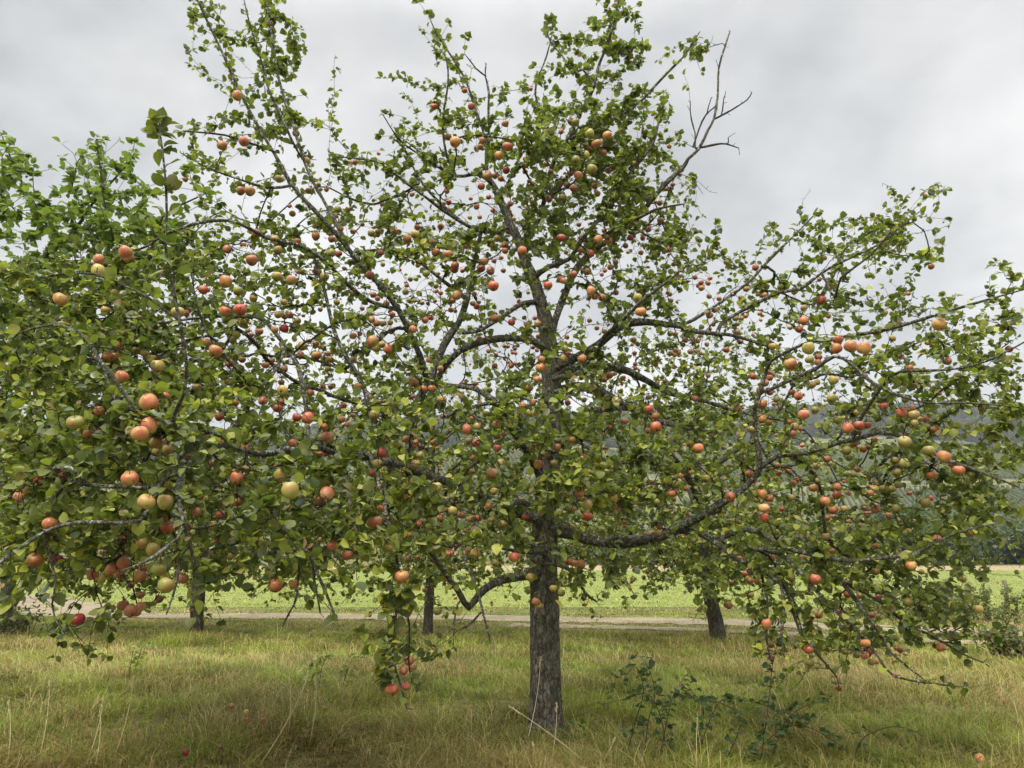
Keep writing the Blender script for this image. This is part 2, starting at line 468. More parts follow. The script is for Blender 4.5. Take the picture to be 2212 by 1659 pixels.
for q in [
    (15, 1655, 19, 1517, 6.3, 'shortest pale dry grass stalk standing at the left edge of the photo'),
    (80, 1655, 107, 1460, 6.4, 'tall dry grass stalk second from the left edge, leaning right in the shaded grass'),
    (183, 1659, 224, 1508, 6.2, 'left one of two crossing pale straw stalks at bottom left'),
    (205, 1659, 217, 1530, 6.15, 'upright one of two crossing pale straw stalks at bottom left'),
    (242, 1650, 289, 1463, 6.5, 'tall dry stalk leaning right, just right of the two crossing straw stalks'),
    (560, 1655, 662, 1472, 6.2, 'long pale stalk leaning far right, right of the fallen apples'),
    (622, 1590, 625, 1460, 7.3, 'upright thin dry stalk left of the long leaning stalk, above the fallen apples'),
    (670, 1600, 683, 1462, 7.0, 'upright dry stalk right of the long leaning stalk'),
    (1142, 1590, 1168, 1420, 6.6, 'pale stalk crossing in front of the main trunk'),
    (1270, 1652, 1100, 1525, 6.2, 'long stalk leaning left across the foot of the main trunk'),
    (1190, 1650, 1203, 1520, 6.4, 'short pale stalk in front of the right side of the trunk foot'),
    (1152, 1659, 1151, 1608, 6.2, 'short upright straw stub at the bottom below the trunk'),
    (1300, 1650, 1327, 1598, 6.2, 'short straw stalk leaning right, right of the trunk foot'),
    (2055, 1470, 2045, 1415, 10.5, 'thin stalk standing in the pale grass at the right beyond the hanging twigs')]:
    stalk(*q)

# ================================================================== HILL, WOOD, VINEYARD
def hillH(X, Y):
    s = np.clip((Y - 210) / 540, 0, 1)
    ridge = 116 + 5 * np.sin(X / 190 + .6) + 3 * np.sin(X / 61 + 2) + np.clip(X, -400, 700) * .024
    up = s * s * (3 - 2 * s) * .55 + s ** 1.3 * .45
    return ridge * up
X, Y = np.meshgrid(np.linspace(-1200, 1200, 161), np.linspace(205, 1200, 70))
V = np.stack([X.ravel(), Y.ravel(), (hillH(X, Y)).ravel() - .3], -1)
i = (np.arange(69)[:, None] * 161 + np.arange(160)[None, :]).ravel()
m, t = material('hill_slope')
p = t.add('ShaderNodeNewGeometry').outputs['Position']
c = t.mix(t.ramp(t.noise(p, .02, 4, .6), [(.42, 0), (.58, 1)]), (.11, .125, .055), (.20, .18, .10))
c = t.mix(t.ramp(t.noise(p, .15, 4, .7), [(.45, 0), (.6, 1)]), c, (.065, .085, .035))
s = t.add('ShaderNodeBsdfPrincipled', {'Base Color': c, 'Roughness': 1.0, 'Specular IOR Level': .05})
t.add('ShaderNodeOutputMaterial', {0: s.outputs[0]})
link('hill', mesh_np('hill', V, [np.stack([i, i + 1, i + 162, i + 161], -1)]), m)['kind'] = 'structure'

def ico(sub):
    bm = bmesh.new(); bmesh.ops.create_icosphere(bm, subdivisions=sub, radius=1)
    V = np.array([v.co[:] for v in bm.verts]); T = np.array([[v.index for v in f.verts] for f in bm.faces]); bm.free()
    return V, T
IV, IT = ico(2)
r = np.random.default_rng(5)
bag = Bag()
NW = 3600
xs = r.uniform(-560, 620, NW); ys = r.uniform(495, 775, NW)
low_edge = 545 + 28 * np.sin(xs / 90) + 18 * np.sin(xs / 37 + 1)
for x, y, le in zip(xs, ys, low_edge):
    if y < le and r.random() < .93: continue
    if abs(x) > .74 * y: continue
    R = r.uniform(4, 7.5)
    V = IV * (1 + .22 * vnoise(IV + r.random(3) * 9, .8, 2))[:, None] * R * np.array([1, 1, 1.25])
    V = V + np.array([x, y, hillH(x, y) + R * .75])
    g = np.array([.034, .050, .024]) * r.uniform(.45, 1.7) + np.array([.012, .006, 0]) * r.random()
    bag.add(V, T=IT, C=g)
m, t = material('wood_canopy')
at = t.add('ShaderNodeAttribute', attribute_name='tint')
p = t.add('ShaderNodeNewGeometry').outputs['Position']
n = t.noise(p, .9, 4, .7)
c = t.mix(t.ramp(n, [(.4, 0), (.62, 1)]), at.outputs[0], t.mix(1.0, at.outputs[0], (.35, .35, .35), 'MULTIPLY'))
bp = t.add('ShaderNodeBump', {'Height': n, 'Strength': 1.0, 'Distance': 1.2})
s = t.add('ShaderNodeBsdfPrincipled', {'Base Color': c, 'Roughness': 1.0, 'Normal': bp.outputs[0], 'Specular IOR Level': .05})
t.add('ShaderNodeOutputMaterial', {0: s.outputs[0]})
M_WOOD = m
link('woodland', bag.mesh('woodland', False), M_WOOD)['kind'] = 'stuff'

bag = Bag()                                   # rows of vines up the slope
for blk, (x0, x1, ya, yb, sh) in enumerate([(60, 230, 250, 395, .35), (236, 440, 265, 410, .22), (120, 420, 418, 520, -.3), (-190, 50, 300, 430, .2), (-150, 110, 440, 520, -.2)]):
    for k, x in enumerate(np.arange(x0, x1, 2.6)):
        n = 16
        yy = np.linspace(ya, yb, n); xx = x + sh * (yy - ya)
        base = np.stack([xx, yy, hillH(xx, yy)], -1)
        hh = 1.5 + .25 * r.standard_normal(n)
        V = np.stack([base + [-.5, 0, -.3], base + np.stack([0 * hh - .3, 0 * hh, hh], -1), base + np.stack([0 * hh + .3, 0 * hh, hh], -1), base + [.5, 0, -.3]], 1).reshape(-1, 3)
        i = np.arange(n - 1) * 4
        Q = np.concatenate([np.stack([i + a, i + a + 1, i + a + 5, i + a + 4], -1) for a in range(3)])
        bag.add(V, Q, C=np.array([.10, .125, .04]) * r.uniform(.8, 1.2))
link('vineyard', bag.mesh('vineyard', False), M_WOOD)['kind'] = 'stuff'

# ================================================================== TREES
class Grower:
    """A branching skeleton: traced limbs first, then side twigs that reach out to points in the crown."""
    def __init__(s, cap=90000):
        s.p = np.zeros((cap, 3)); s.par = np.full(cap, -1); s.dir = np.zeros((cap, 3)); s.fix = np.zeros(cap)
        s.lim = np.full(cap, -1); s.open = np.ones(cap, bool); s.n = 0; s.ends = []
    def node(s, p, par, fix=0, lim=-1):
        k = s.n; s.p[k] = p; s.par[k] = par; s.fix[k] = fix; s.lim[k] = lim
        s.dir[k] = norm((p - s.p[par])[None])[0] if par >= 0 else (0, 0, 1)
        s.n += 1; return k
    def limb(s, rows, lim, parent=None, step=.09, root=False, closed_below=None):
        """rows (x,y,z,r) in the place; joins the nearest existing node when it is a side limb"""
        rows = np.asarray(rows, float)
        if s.n and not root:
            d = np.linalg.norm(s.p[:s.n] - rows[0, :3], axis=1); par = int(d.argmin())
            q = np.vstack([[*s.p[par], rows[0, 3]], rows]) if d[par] > .04 else np.vstack([[*s.p[par], rows[0, 3]], rows[1:]])
        else: par = -1; q = rows
        q = resample(q, step)
        k0 = par; first = s.n
        for i, row in enumerate(q):
            if i == 0 and par >= 0: continue
            k0 = s.node(row[:3], k0, row[3], lim)
            if closed_below is not None and row[2] < closed_below: s.open[k0] = False
        return q
    def grow(s, targets, seed=0, droop=.0, jit=.10, step=.07, arc=.35, maxlen=9):
        r = np.random.default_rng(seed)
        T = np.asarray(targets, float)
        P0 = s.p[:s.n][s.open[:s.n]]
        d0 = np.array([np.min(((P0 - q) ** 2).sum(1)) for q in T]) ** .5
        order = np.argsort(d0 + r.normal(size=len(T)) * .08)
        for ti in order:
            q = T[ti]
            N = s.n
            dv = q - s.p[:N]; d2 = np.sqrt((dv ** 2).sum(1))
            al = (dv * s.dir[:N]).sum(1) / np.maximum(d2, 1e-6)
            cost = d2 * (1.25 - .35 * al) + np.where(s.open[:N], 0, 50)
            a = int(cost.argmin()); L = d2[a]
            if L < .03 or L > maxlen: continue
            A = s.p[a]; da = s.dir[a]
            n = max(2, int(L / step))
            c = A + da * L * arc + np.array([0, 0, droop * L]) + r.normal(size=3) * L * .06
            k = a; off = np.zeros(3)
            for i in range(1, n + 1):
                u = i / n
                b = (1 - u) ** 2 * A + 2 * u * (1 - u) * c + u * u * q
                off = off * .6 + r.normal(size=3) * step * jit
                k = s.node(b + off * math.sin(math.pi * min(u, 1)) , k)
            s.ends.append((k, ti))
    def radii(s, tip=.0017, e=2.35, cap=.05):
        N = s.n; acc = np.zeros(N); haschild = np.zeros(N, bool); haschild[s.par[:N][s.par[:N] >= 0]] = True
        for k in range(N - 1, -1, -1):
            if not haschild[k]: acc[k] = max(acc[k], tip ** e)
            if s.par[k] >= 0: acc[s.par[k]] += acc[k]
        rr = acc ** (1 / e)
        s.r = np.where(s.fix[:N] > 0, np.maximum(s.fix[:N], .0), np.minimum(rr, cap))
        return s.r
    def chains(s, only_free=True):
        N = s.n; best = np.full(N, -1); br = np.full(N, -1.0)
        for k in range(N):
            if only_free and s.fix[k] > 0: continue
            p = s.par[k]
            if p < 0: continue
            if s.fix[p] > 0: continue
            if s.r[k] > br[p]: br[p] = s.r[k]; best[p] = k
        out = []
        for k in range(N):
            if s.fix[k] > 0: continue
            p = s.par[k]
            if p >= 0 and s.fix[p] == 0 and best[p] == k: continue
            c = [p] if p >= 0 else []
            j = k
            while j >= 0: c.append(j); j = best[j]
            out.append(c)
        return out
    def twig_mesh(s, name, spurs=True, seed=1, kmax=7):
        bag = Bag(); r = np.random.default_rng(seed)
        for c in s.chains():
            c = np.array(c)
            rad = s.r[c].copy()
            if len(c) > 1: rad[0] = min(rad[0], rad[1] * 1.5)
            rad = np.minimum.accumulate(np.maximum(rad, .0013))
            k = 3 if rad[1:].max() < .0028 else 5 if rad[1:].max() < .008 else kmax
            V, Q = tube(s.p[c], rad, k)
            bag.add(V, Q)
            if spurs:
                for j in range(1, len(c)):
                    if r.random() < .45:
                        d = norm(r.normal(size=(1, 3)))[0]; a = s.p[c[j]]
                        L = r.uniform(.012, .035)
                        V, Q = tube(np.array([a, a + d * L * .6, a + d * L]), [.0022, .0018, .0024], 3); bag.add(V, Q)
        return bag.mesh(name)

# leaf shape: petiole, then a pointed oval folded along its midrib
LROW = np.array([[0, .02], [.16, .022], [.27, .58], [.43, .94], [.62, 1.0], [.82, .66]])
LT = []; 
for tq, wq in LROW: LT += [(tq, -wq), (tq, 0), (tq, wq)]
LT.append((1.0, 0))
LT = np.array(LT)
LQ = np.array([[3 * i + a, 3 * i + a + 1, 3 * i + a + 4, 3 * i + a + 3] for i in range(5) for a in (0, 1)])
LTRI = np.array([[15, 16, 18], [16, 17, 18]])
ST = np.array([(0, -.05), (0, .05), (.45, -1.0), (.45, 1.0), (1, 0)]); SQ = np.array([[0, 1, 3, 2]]); STRI = np.array([[2, 3, 4]])
def leaf_colors(n, r, warm=0.0, bright=1.0):
    pal = np.array([(.048, .070, .012), (.095, .124, .018), (.168, .196, .030), (.105, .118, .032), (.25, .265, .048), (.23, .25, .05), (.27, .25, .055), (.17, .11, .055)])
    w = np.array([.20, .26, .22, .14, .115, .035 + warm, .010 + warm * .4, .016 + warm * .3]); w /= w.sum()
    c = pal[r.choice(len(pal), n, p=w)]
    return c * (.72 + .6 * r.random(n))[:, None] * bright
def leaves(pos, axis, r, size=(.05, .082), aspect=.34, warm=None, simple=False, bright=1.0, up=.9, pal=None):
    """pos (n,3) leaf bases; axis (n,3) where each leaf points"""
    n = len(pos)
    ax = norm(axis + r.normal(size=(n, 3)) * .25)
    nz = norm(np.array([0, 0, up]) + r.normal(size=(n, 3)) * .55)
    sd = norm(np.cross(ax, nz)); nn = np.cross(sd, ax)
    L = (size[0] + (size[1] - size[0]) * r.random(n))[:, None, None]
    Wd = L * aspect * (.8 + .4 * r.random(n))[:, None, None]
    tm = ST if simple else LT
    t_ = tm[:, 0][None, :, None]; w_ = tm[:, 1][None, :, None]
    curl = (.08 + .42 * r.random(n) ** 1.5)[:, None, None]; fold = (.1 + .55 * r.random(n))[:, None, None]
    wav = (r.normal(size=(n, len(tm), 1)) * .02)
    V = pos[:, None] + ax[:, None] * L * (t_ - .25 * curl * t_ ** 2) + sd[:, None] * Wd * w_ * (1 - .18 * fold) \
        + nn[:, None] * (np.abs(w_) * Wd * fold * .7 - L * curl * t_ ** 2.2 + L * wav * (t_ > .2))
    m = len(tm); b = (np.arange(n) * m)[:, None, None]
    q, tr = (SQ, STRI) if simple else (LQ, LTRI)
    Q = (b + q[None]).reshape(-1, 4); T = (b + tr[None]).reshape(-1, 3)
    if pal is None:
        c = leaf_colors(n, r, 0, bright) if warm is None else np.where((r.random(n) < warm)[:, None], leaf_colors(n, r, .5, bright * 1.1), leaf_colors(n, r, 0, bright))
    else: c = pal[r.integers(0, len(pal), n)] * (.75 + .5 * r.random(n))[:, None]
    return V.reshape(-1, 3), Q, T, np.repeat(c, m, 0)

def leaf_spots(g, r, per_end=8, sprinkle=.12, rmax=.0075, ends=None, along=6):
    """leaf bases and directions: rosettes and short shoots at the twig ends, a few along the twigs"""
    pos, ax = [], []
    for (k, ti) in (g.ends if ends is None else ends):
        m = r.poisson(per_end)
        chain = [k]; j = k
        for _ in range(along):
            j = g.par[j]
            if j < 0 or g.fix[j] > 0: break
            chain.append(j)
        for q in range(m):
            c = chain[min(int(abs(r.normal()) * .45 * len(chain)), len(chain) - 1)]
            par = g.par[c]; u = r.random()
            p = g.p[c] * (1 - u) + g.p[par] * u if c != k and par >= 0 else g.p[c]
            d = norm(r.normal(size=(1, 3)))[0]; d[2] = d[2] * .7 + .12
            a = g.dir[c] * (.75 if c == k else .45) + d * .9
            pos.append(p); ax.append(a)
    N = g.n; thin = np.where((g.r[:N] < rmax) & (g.fix[:N] == 0) & (r.random(N) < sprinkle))[0]
    for k in thin:
        for _ in range(r.integers(2, 6)):
            d = norm(r.normal(size=(1, 3)))[0]; d[2] = d[2] * .6 + .2
            pos.append(g.p[k] + d * .01); ax.append(g.dir[k] * .3 + d)
    return np.array(pos), norm(np.array(ax))

# ------------------------------------------------------------ the main tree: traced in photograph pixels with a depth for each point
def px_limb(rows):
    """rows (x, y, depth, half width in photograph pixels)"""
    a = np.array(rows, float); p = P(a[:, 0], a[:, 1], a[:, 2])
    return np.hstack([p, (np.where(a[:, 3] > 6, a[:, 3] * .74, np.where(a[:, 3] > 4, a[:, 3] * .82, a[:, 3])) * a[:, 2] / F2)[:, None]])
TR = 7.25
trunk = [(1180, 1622, TR, 44), (1180, 1585, TR, 36), (1179, 1540, TR, 33), (1177, 1450, TR, 32), (1175, 1330, TR, 30), (1174, 1230, TR, 28), (1178, 1150, TR, 27),
         (1184, 1050, TR, 25), (1188, 960, TR, 23), (1191, 880, TR, 22), (1190, 800, TR, 21), (1184, 740, TR, 19), (1180, 700, TR, 17), (1168, 655, TR, 14.5),
         (1152, 603, TR, 13), (1136, 570, TR, 12), (1122, 525, TR, 10.5), (1100, 480, TR, 9.5), (1088, 450, TR, 8.5), (1068, 405, TR, 7.5), (1052, 380, TR - .05, 6)]
LIMBS = [
 # left arch and the long limb it joins
 [(1177, 755, 7.2, 14), (1150, 736, 7.1, 12), (1104, 727, 7.0, 11), (1057, 732, 6.9, 11), (1020, 743, 6.9, 10), (990, 758, 6.9, 10), (960, 790, 7.0, 8), (935, 840, 7.1, 6)],
 [(1150, 1120, 7.1, 15), (1060, 1082, 6.8, 15), (985, 1048, 6.5, 14), (904, 1026, 6.2, 14), (840, 998, 5.9, 13), (740, 972, 5.5, 10), (670, 963, 5.1, 9), (560, 985, 4.75, 8), (480, 968, 4.5, 7), (433, 953, 4.3, 7), (383, 990, 4.1, 6), (343, 1050, 3.95, 5.5), (265, 1052, 3.8, 5.5), (187, 1046, 3.75, 5), (150, 1010, 3.7, 4), (60, 1020, 3.6, 3)],
 [(880, 1015, 6.15, 11), (885, 930, 6.4, 11), (905, 862, 6.6, 10), (924, 826, 6.75, 10), (964, 753, 6.95, 12), (997, 696, 7.0, 11), (1012, 650, 7.0, 9), (1020, 600, 7.0, 7), (1030, 540, 7.0, 5), (1045, 480, 6.9, 3.5)],
 [(1170, 1235, 7.2, 15), (1120, 1247, 7.0, 13), (1087, 1256, 6.8, 12), (1037, 1279, 6.55, 11), (1012, 1302, 6.4, 9), (990, 1272, 6.3, 8), (937, 1199, 6.1, 7), (900, 1130, 5.9, 6.5), (868, 1060, 5.7, 5.5), (850, 1000, 5.6, 4)],
 # long uprights at the upper left
 [(924, 826, 6.75, 8), (905, 765, 6.6, 8), (860, 670, 6.4, 8), (800, 600, 6.25, 8), (757, 547, 6.15, 8), (737, 520, 6.1, 8), (680, 455, 6.0, 7), (633, 400, 5.95, 6.5), (597, 330, 5.9, 5), (555, 260, 5.85, 4.5), (520, 200, 5.8, 4), (473, 97, 5.7, 3), (427, 0, 5.6, 2.4), (405, -50, 5.6, 1.6)],
 [(757, 545, 6.15, 6), (733, 493, 6.2, 6), (700, 430, 6.25, 5), (660, 360, 6.3, 4.2), (620, 233, 6.35, 3.4), (593, 133, 6.4, 2.8), (573, 0, 6.4, 2), (566, -50, 6.4, 1.4)],
 [(655, 350, 6.3, 3.2), (630, 300, 6.2, 3), (600, 230, 6.15, 2.6), (573, 167, 6.1, 2.2), (540, 60, 6.05, 1.8), (525, -10, 6.0, 1.3)],
 [(597, 327, 5.9, 3.2), (565, 318, 5.8, 2.8), (540, 313, 5.7, 2.6), (483, 297, 5.55, 2.2), (420, 287, 5.4, 1.8), (395, 283, 5.3, 1.3)],
 [(627, 400, 5.95, 3.5), (590, 404, 5.85, 3), (550, 400, 5.75, 2.6), (497, 383, 5.6, 2.2), (443, 360, 5.5, 1.8), (410, 342, 5.4, 1.5), (390, 330, 5.35, 1.2)],
 [(860, 672, 6.4, 6), (780, 640, 6.1, 5.5), (700, 560, 5.8, 5), (640, 525, 5.6, 5), (580, 507, 5.5, 5), (540, 487, 5.4, 5), (493, 473, 5.3, 4.5), (427, 480, 5.2, 4), (377, 497, 5.1, 3), (330, 520, 5.0, 2)],
 # uprights of the left half
 [(670, 963, 5.1, 7), (662, 920, 5.15, 7), (655, 850, 5.2, 7), (645, 790, 5.25, 7), (620, 746, 5.3, 7), (587, 700, 5.3, 6), (550, 680, 5.3, 5.5), (463, 680, 5.2, 4.5), (400, 690, 5.1, 3), (330, 700, 5.0, 2)],
 [(840, 996, 5.9, 8), (800, 900, 6.0, 8), (786, 840, 6.1, 7), (750, 770, 6.2, 6), (720, 700, 6.3, 5), (700, 620, 6.3, 4), (680, 560, 6.3, 3)],
 [(620, 746, 5.3, 5), (600, 790, 5.1, 4.5), (560, 830, 4.9, 4), (500, 770, 4.7, 4), (440, 700, 4.6, 3), (415, 620, 4.5, 2.5), (420, 560, 4.5, 2)],
 [(433, 953, 4.3, 6), (400, 943, 4.0, 6), (370, 913, 3.75, 5.5), (390, 876, 3.5, 5), (400, 846, 3.4, 4.5), (405, 786, 3.3, 4.2), (400, 703, 3.25, 4), (383, 620, 3.2, 3.6), (363, 553, 3.15, 3.3), (358, 500, 3.15, 3), (353, 367, 3.1, 2.6), (345, 290, 3.1, 2), (343, 262, 3.1, 1.4)],
 [(370, 913, 3.75, 5), (310, 905, 3.7, 4.5), (250, 860, 3.8, 4), (205, 770, 3.9, 4), (170, 720, 4.0, 3.5), (110, 700, 4.1, 3), (40, 720, 4.2, 2)],
 [(205, 775, 3.9, 4), (240, 800, 3.8, 4), (272, 850, 3.7, 4), (300, 890, 3.7, 4)],
 [(400, 700, 3.25, 2.2), (330, 640, 3.4, 2.8), (230, 600, 3.6, 2.8), (150, 590, 3.8, 2.4), (95, 600, 3.9, 2)],
 [(493, 960, 4.55, 6), (423, 996, 4.2, 6), (380, 1060, 3.9, 5.5), (398, 1139, 3.7, 5), (360, 1180, 3.6, 4), (310, 1215, 3.5, 3.5), (260, 1235, 3.45, 2.5)],
 [(398, 1139, 3.7, 4), (410, 1180, 3.75, 3.6), (430, 1240, 3.8, 3), (420, 1290, 3.8, 2), (423, 1330, 3.8, 1.5)],
 [(340, 1060, 3.9, 4.5), (300, 1120, 3.7, 4), (190, 1130, 3.6, 4), (100, 1150, 3.5, 4), (40, 1185, 3.4, 4.5), (-20, 1230, 3.3, 5)],
 [(560, 985, 4.75, 5), (585, 1060, 4.5, 5), (600, 1130, 4.4, 4.5), (660, 1190, 4.4, 4.5), (677, 1225, 4.4, 4.5), (700, 1270, 4.4, 3.5), (727, 1338, 4.4, 2)],
 [(677, 1225, 4.4, 3), (688, 1270, 4.45, 2.6), (692, 1325, 4.5, 1.6)],
 [(660, 1190, 4.4, 3), (560, 1200, 4.3, 3.5), (500, 1230, 4.2, 3.5), (450, 1260, 4.1, 2.5)],
 [(740, 972, 5.5, 6), (750, 1060, 5.1, 5), (770, 1130, 4.8, 4.5), (780, 1180, 4.7, 4), (770, 1210, 4.7, 3)],
 [(800, 985, 5.6, 5), (830, 1080, 4.9, 4), (850, 1160, 4.6, 3.4), (862, 1230, 4.5, 3), (852, 1330, 4.45, 2.6), (848, 1420, 4.4, 2.4), (865, 1480, 4.4, 2), (878, 1530, 4.4, 1.2)],
 [(862, 1232, 4.5, 2.4), (872, 1310, 4.55, 2.2), (880, 1390, 4.6, 1.9), (888, 1450, 4.6, 1.5), (895, 1480, 4.6, 1.1)],
 # dead lichen hung twigs under the crown
 [(985, 1150, 6.0, 4), (1004, 1206, 5.8, 3.4), (1027, 1283, 5.7, 3), (1039, 1323, 5.65, 2.6), (1048, 1350, 5.6, 2.2), (1060, 1388, 5.6, 1.4)],
 [(1039, 1323, 5.65, 2.4), (1015, 1337, 5.6, 2.4), (987, 1363, 5.55, 1.8)],
 [(1003, 1285, 6.35, 2.6), (990, 1310, 6.2, 2.2), (981, 1350, 6.15, 2), (980, 1388, 6.1, 1.2)],
 [(650, 1190, 4.5, 3), (640, 1280, 4.5, 2.6), (625, 1320, 4.5, 2.2), (612, 1350, 4.5, 1.4)],
 [(390, 1200, 3.75, 3), (382, 1260, 3.7, 2.8), (370, 1300, 3.7, 2.5), (359, 1328, 3.7, 1.5)],
 [(95, 1180, 3.55, 3), (115, 1250, 3.6, 2.5), (110, 1300, 3.6, 2), (130, 1350, 3.6, 1.6), (150, 1375, 3.6, 1.2)],
 # right side
 [(1195, 1140, 7.2, 19), (1240, 1155, 7.1, 17), (1290, 1170, 7.0, 16), (1370, 1172, 6.8, 16), (1440, 1155, 6.6, 15), (1474, 1137, 6.5, 14), (1515, 1115, 6.4, 13), (1554, 1086, 6.35, 12), (1577, 1072, 6.3, 9), (1612, 1045, 6.25, 8), (1637, 1013, 6.2, 8), (1638, 960, 6.15, 7.5), (1637, 903, 6.1, 7), (1641, 870, 6.05, 6), (1655, 815, 6.0, 5.5), (1671, 773, 5.9, 5), (1741, 733, 5.6, 4.6), (1800, 728, 5.4, 4), (1907, 716, 5.1, 3.8), (2007, 686, 4.9, 3.5), (2091, 660, 4.75, 3), (2174, 636, 4.6, 2.4), (2225, 622, 4.5, 1.6)],
 [(1450, 1145, 6.6, 11), (1500, 1152, 6.5, 10), (1534, 1173, 6.4, 9.5), (1584, 1209, 6.2, 7), (1640, 1225, 6.0, 5.5), (1690, 1260, 5.8, 4.5), (1692, 1330, 5.7, 3), (1687, 1373, 5.65, 2.4), (1695, 1420, 5.6, 1.8)],
 [(1540, 1176, 6.4, 7), (1574, 1156, 6.35, 7), (1617, 1143, 6.2, 7), (1660, 1156, 6.1, 6.5), (1700, 1185, 5.9, 6), (1760, 1200, 5.7, 5), (1850, 1215, 5.5, 4.5), (1921, 1206, 5.4, 4), (1980, 1195, 5.3, 3.4), (2057, 1156, 5.2, 2.6), (2150, 1130, 5.1, 1.8)],
 [(1545, 1165, 6.4, 6.5), (1607, 1183, 6.2, 6.5), (1680, 1196, 6.0, 5.5), (1750, 1260, 5.8, 4.5), (1810, 1330, 5.7, 3.6), (1851, 1373, 5.6, 3.2), (1895, 1420, 5.55, 3), (1931, 1463, 5.5, 2.6), (2007, 1476, 5.45, 2.1), (2081, 1484, 5.4, 1.2)],
 [(1727, 1156, 6.0, 5), (1774, 1213, 5.8, 4.6), (1830, 1260, 5.7, 4), (1880, 1330, 5.6, 3.2), (1920, 1400, 5.55, 2.6), (1947, 1429, 5.5, 2.2), (1994, 1466, 5.5, 1.4)],
 [(1830, 1262, 5.7, 3.4), (1900, 1300, 5.6, 3), (1960, 1345, 5.55, 2.5), (2014, 1376, 5.5, 2.3), (2074, 1413, 5.45, 1.9), (2124, 1431, 5.4, 1.1)],
 [(1700, 1280, 5.8, 3), (1730, 1370, 5.7, 2.6), (1757, 1403, 5.65, 2.3), (1807, 1459, 5.6, 1.8), (1812, 1485, 5.6, 1.1)],
 [(1640, 1228, 6.0, 3), (1652, 1290, 5.9, 2.6), (1653, 1380, 5.8, 2.2), (1667, 1430, 5.75, 1.2)],
 [(1637, 1005, 6.2, 8), (1680, 985, 6.15, 7), (1741, 976, 6.0, 7.5), (1807, 950, 5.85, 7.5), (1874, 936, 5.7, 7), (1900, 930, 5.65, 6), (1960, 945, 5.5, 4.5), (2030, 985, 5.35, 4), (2090, 1005, 5.25, 4), (2150, 1030, 5.1, 3), (2220, 1060, 5.0, 2)],
 [(1850, 940, 5.75, 5), (1857, 906, 5.65, 4.5), (1884, 863, 5.5, 4), (1924, 813, 5.3, 3.6), (1974, 800, 5.2, 3.2), (2050, 795, 5.1, 2.8), (2107, 786, 5.0, 2.4), (2160, 765, 4.9, 2), (2220, 735, 4.8, 1.5)],
 [(1660, 845, 6.0, 5.5), (1700, 826, 5.95, 5.5), (1761, 800, 5.8, 5.5), (1807, 773, 5.7, 4.5), (1850, 790, 5.6, 4), (1900, 830, 5.5, 3.4), (1980, 860, 5.4, 3), (2080, 870, 5.3, 2.4), (2200, 880, 5.2, 1.7)],
 [(1190, 800, 7.2, 14), (1240, 775, 7.1, 13), (1290, 748, 7.0, 12), (1330, 715, 6.9, 12), (1370, 697, 6.8, 12), (1430, 698, 6.7, 9), (1470, 703, 6.7, 8), (1501, 713, 6.6, 7.5), (1550, 722, 6.5, 6.5), (1590, 726, 6.4, 5), (1650, 745, 6.3, 3.5)],
 [(1557, 700, 6.55, 6), (1590, 675, 6.5, 5.5), (1634, 653, 6.4, 5), (1681, 630, 6.3, 4.5), (1731, 616, 6.2, 4), (1774, 590, 6.1, 3.5), (1840, 560, 6.0, 3), (1900, 525, 5.9, 2.6), (1945, 490, 5.85, 2), (1985, 458, 5.8, 1.3)],
 [(1774, 592, 6.1, 3), (1810, 640, 5.9, 2.6), (1820, 600, 5.8, 2.4), (1880, 555, 5.7, 2), (1925, 500, 5.6, 1.7)],
 [(1470, 700, 6.7, 5), (1500, 690, 6.6, 5), (1560, 655, 6.6, 4.5), (1612, 610, 6.5, 3.6), (1660, 560, 6.5, 3), (1700, 520, 6.4, 2.4), (1740, 485, 6.4, 1.8), (1758, 465, 6.4, 1.2)],
 [(1192, 855, 7.2, 15), (1240, 835, 7.2, 14), (1290, 842, 7.2, 13), (1337, 870, 7.1, 10), (1400, 900, 7.0, 8), (1480, 925, 6.9, 6), (1550, 930, 6.8, 4)],
 [(1190, 815, 7.25, 12), (1260, 790, 7.4, 12), (1337, 793, 7.5, 12), (1400, 823, 7.6, 10), (1470, 850, 7.7, 8), (1560, 880, 7.8, 5), (1640, 900, 7.9, 3)],
 # upper right limb that ends in bare twigs
 [(1184, 745, 7.25, 12), (1215, 650, 7.2, 11), (1250, 580, 7.15, 10), (1304, 520, 7.1, 9), (1340, 495, 7.05, 8.5), (1370, 473, 7.0, 8), (1437, 403, 6.9, 7), (1474, 363, 6.85, 6), (1485, 340, 6.85, 4.5), (1507, 320, 6.8, 3.8), (1530, 283, 6.8, 3.2), (1544, 257, 6.8, 3), (1550, 210, 6.8, 2.6), (1554, 147, 6.75, 2.3), (1567, 100, 6.75, 2.0), (1577, 67, 6.75, 1.3)],
 [(1544, 257, 6.8, 2.2), (1570, 245, 6.75, 2), (1591, 233, 6.7, 1.9), (1614, 217, 6.7, 1.7), (1624, 200, 6.7, 1.2)],
 [(1507, 320, 6.8, 2.5), (1541, 317, 6.75, 2.4), (1571, 313, 6.7, 2), (1596, 320, 6.7, 1.1)],
 [(1571, 313, 6.7, 1.6), (1573, 297, 6.7, 1.2)],
 [(1497, 318, 6.85, 2.4), (1496, 290, 6.9, 1.8), (1494, 260, 6.9, 1.6), (1491, 220, 6.9, 1.1)],
 [(1497, 318, 6.85, 2.6), (1510, 280, 6.85, 2.2), (1527, 247, 6.85, 1.9), (1550, 228, 6.8, 1.2)],
 [(1529, 246, 6.85, 1.7), (1537, 210, 6.85, 1.0)], [(1551, 250, 6.8, 1.9), (1560, 225, 6.8, 1.6), (1567, 203, 6.8, 1.0)],
 # upper crown
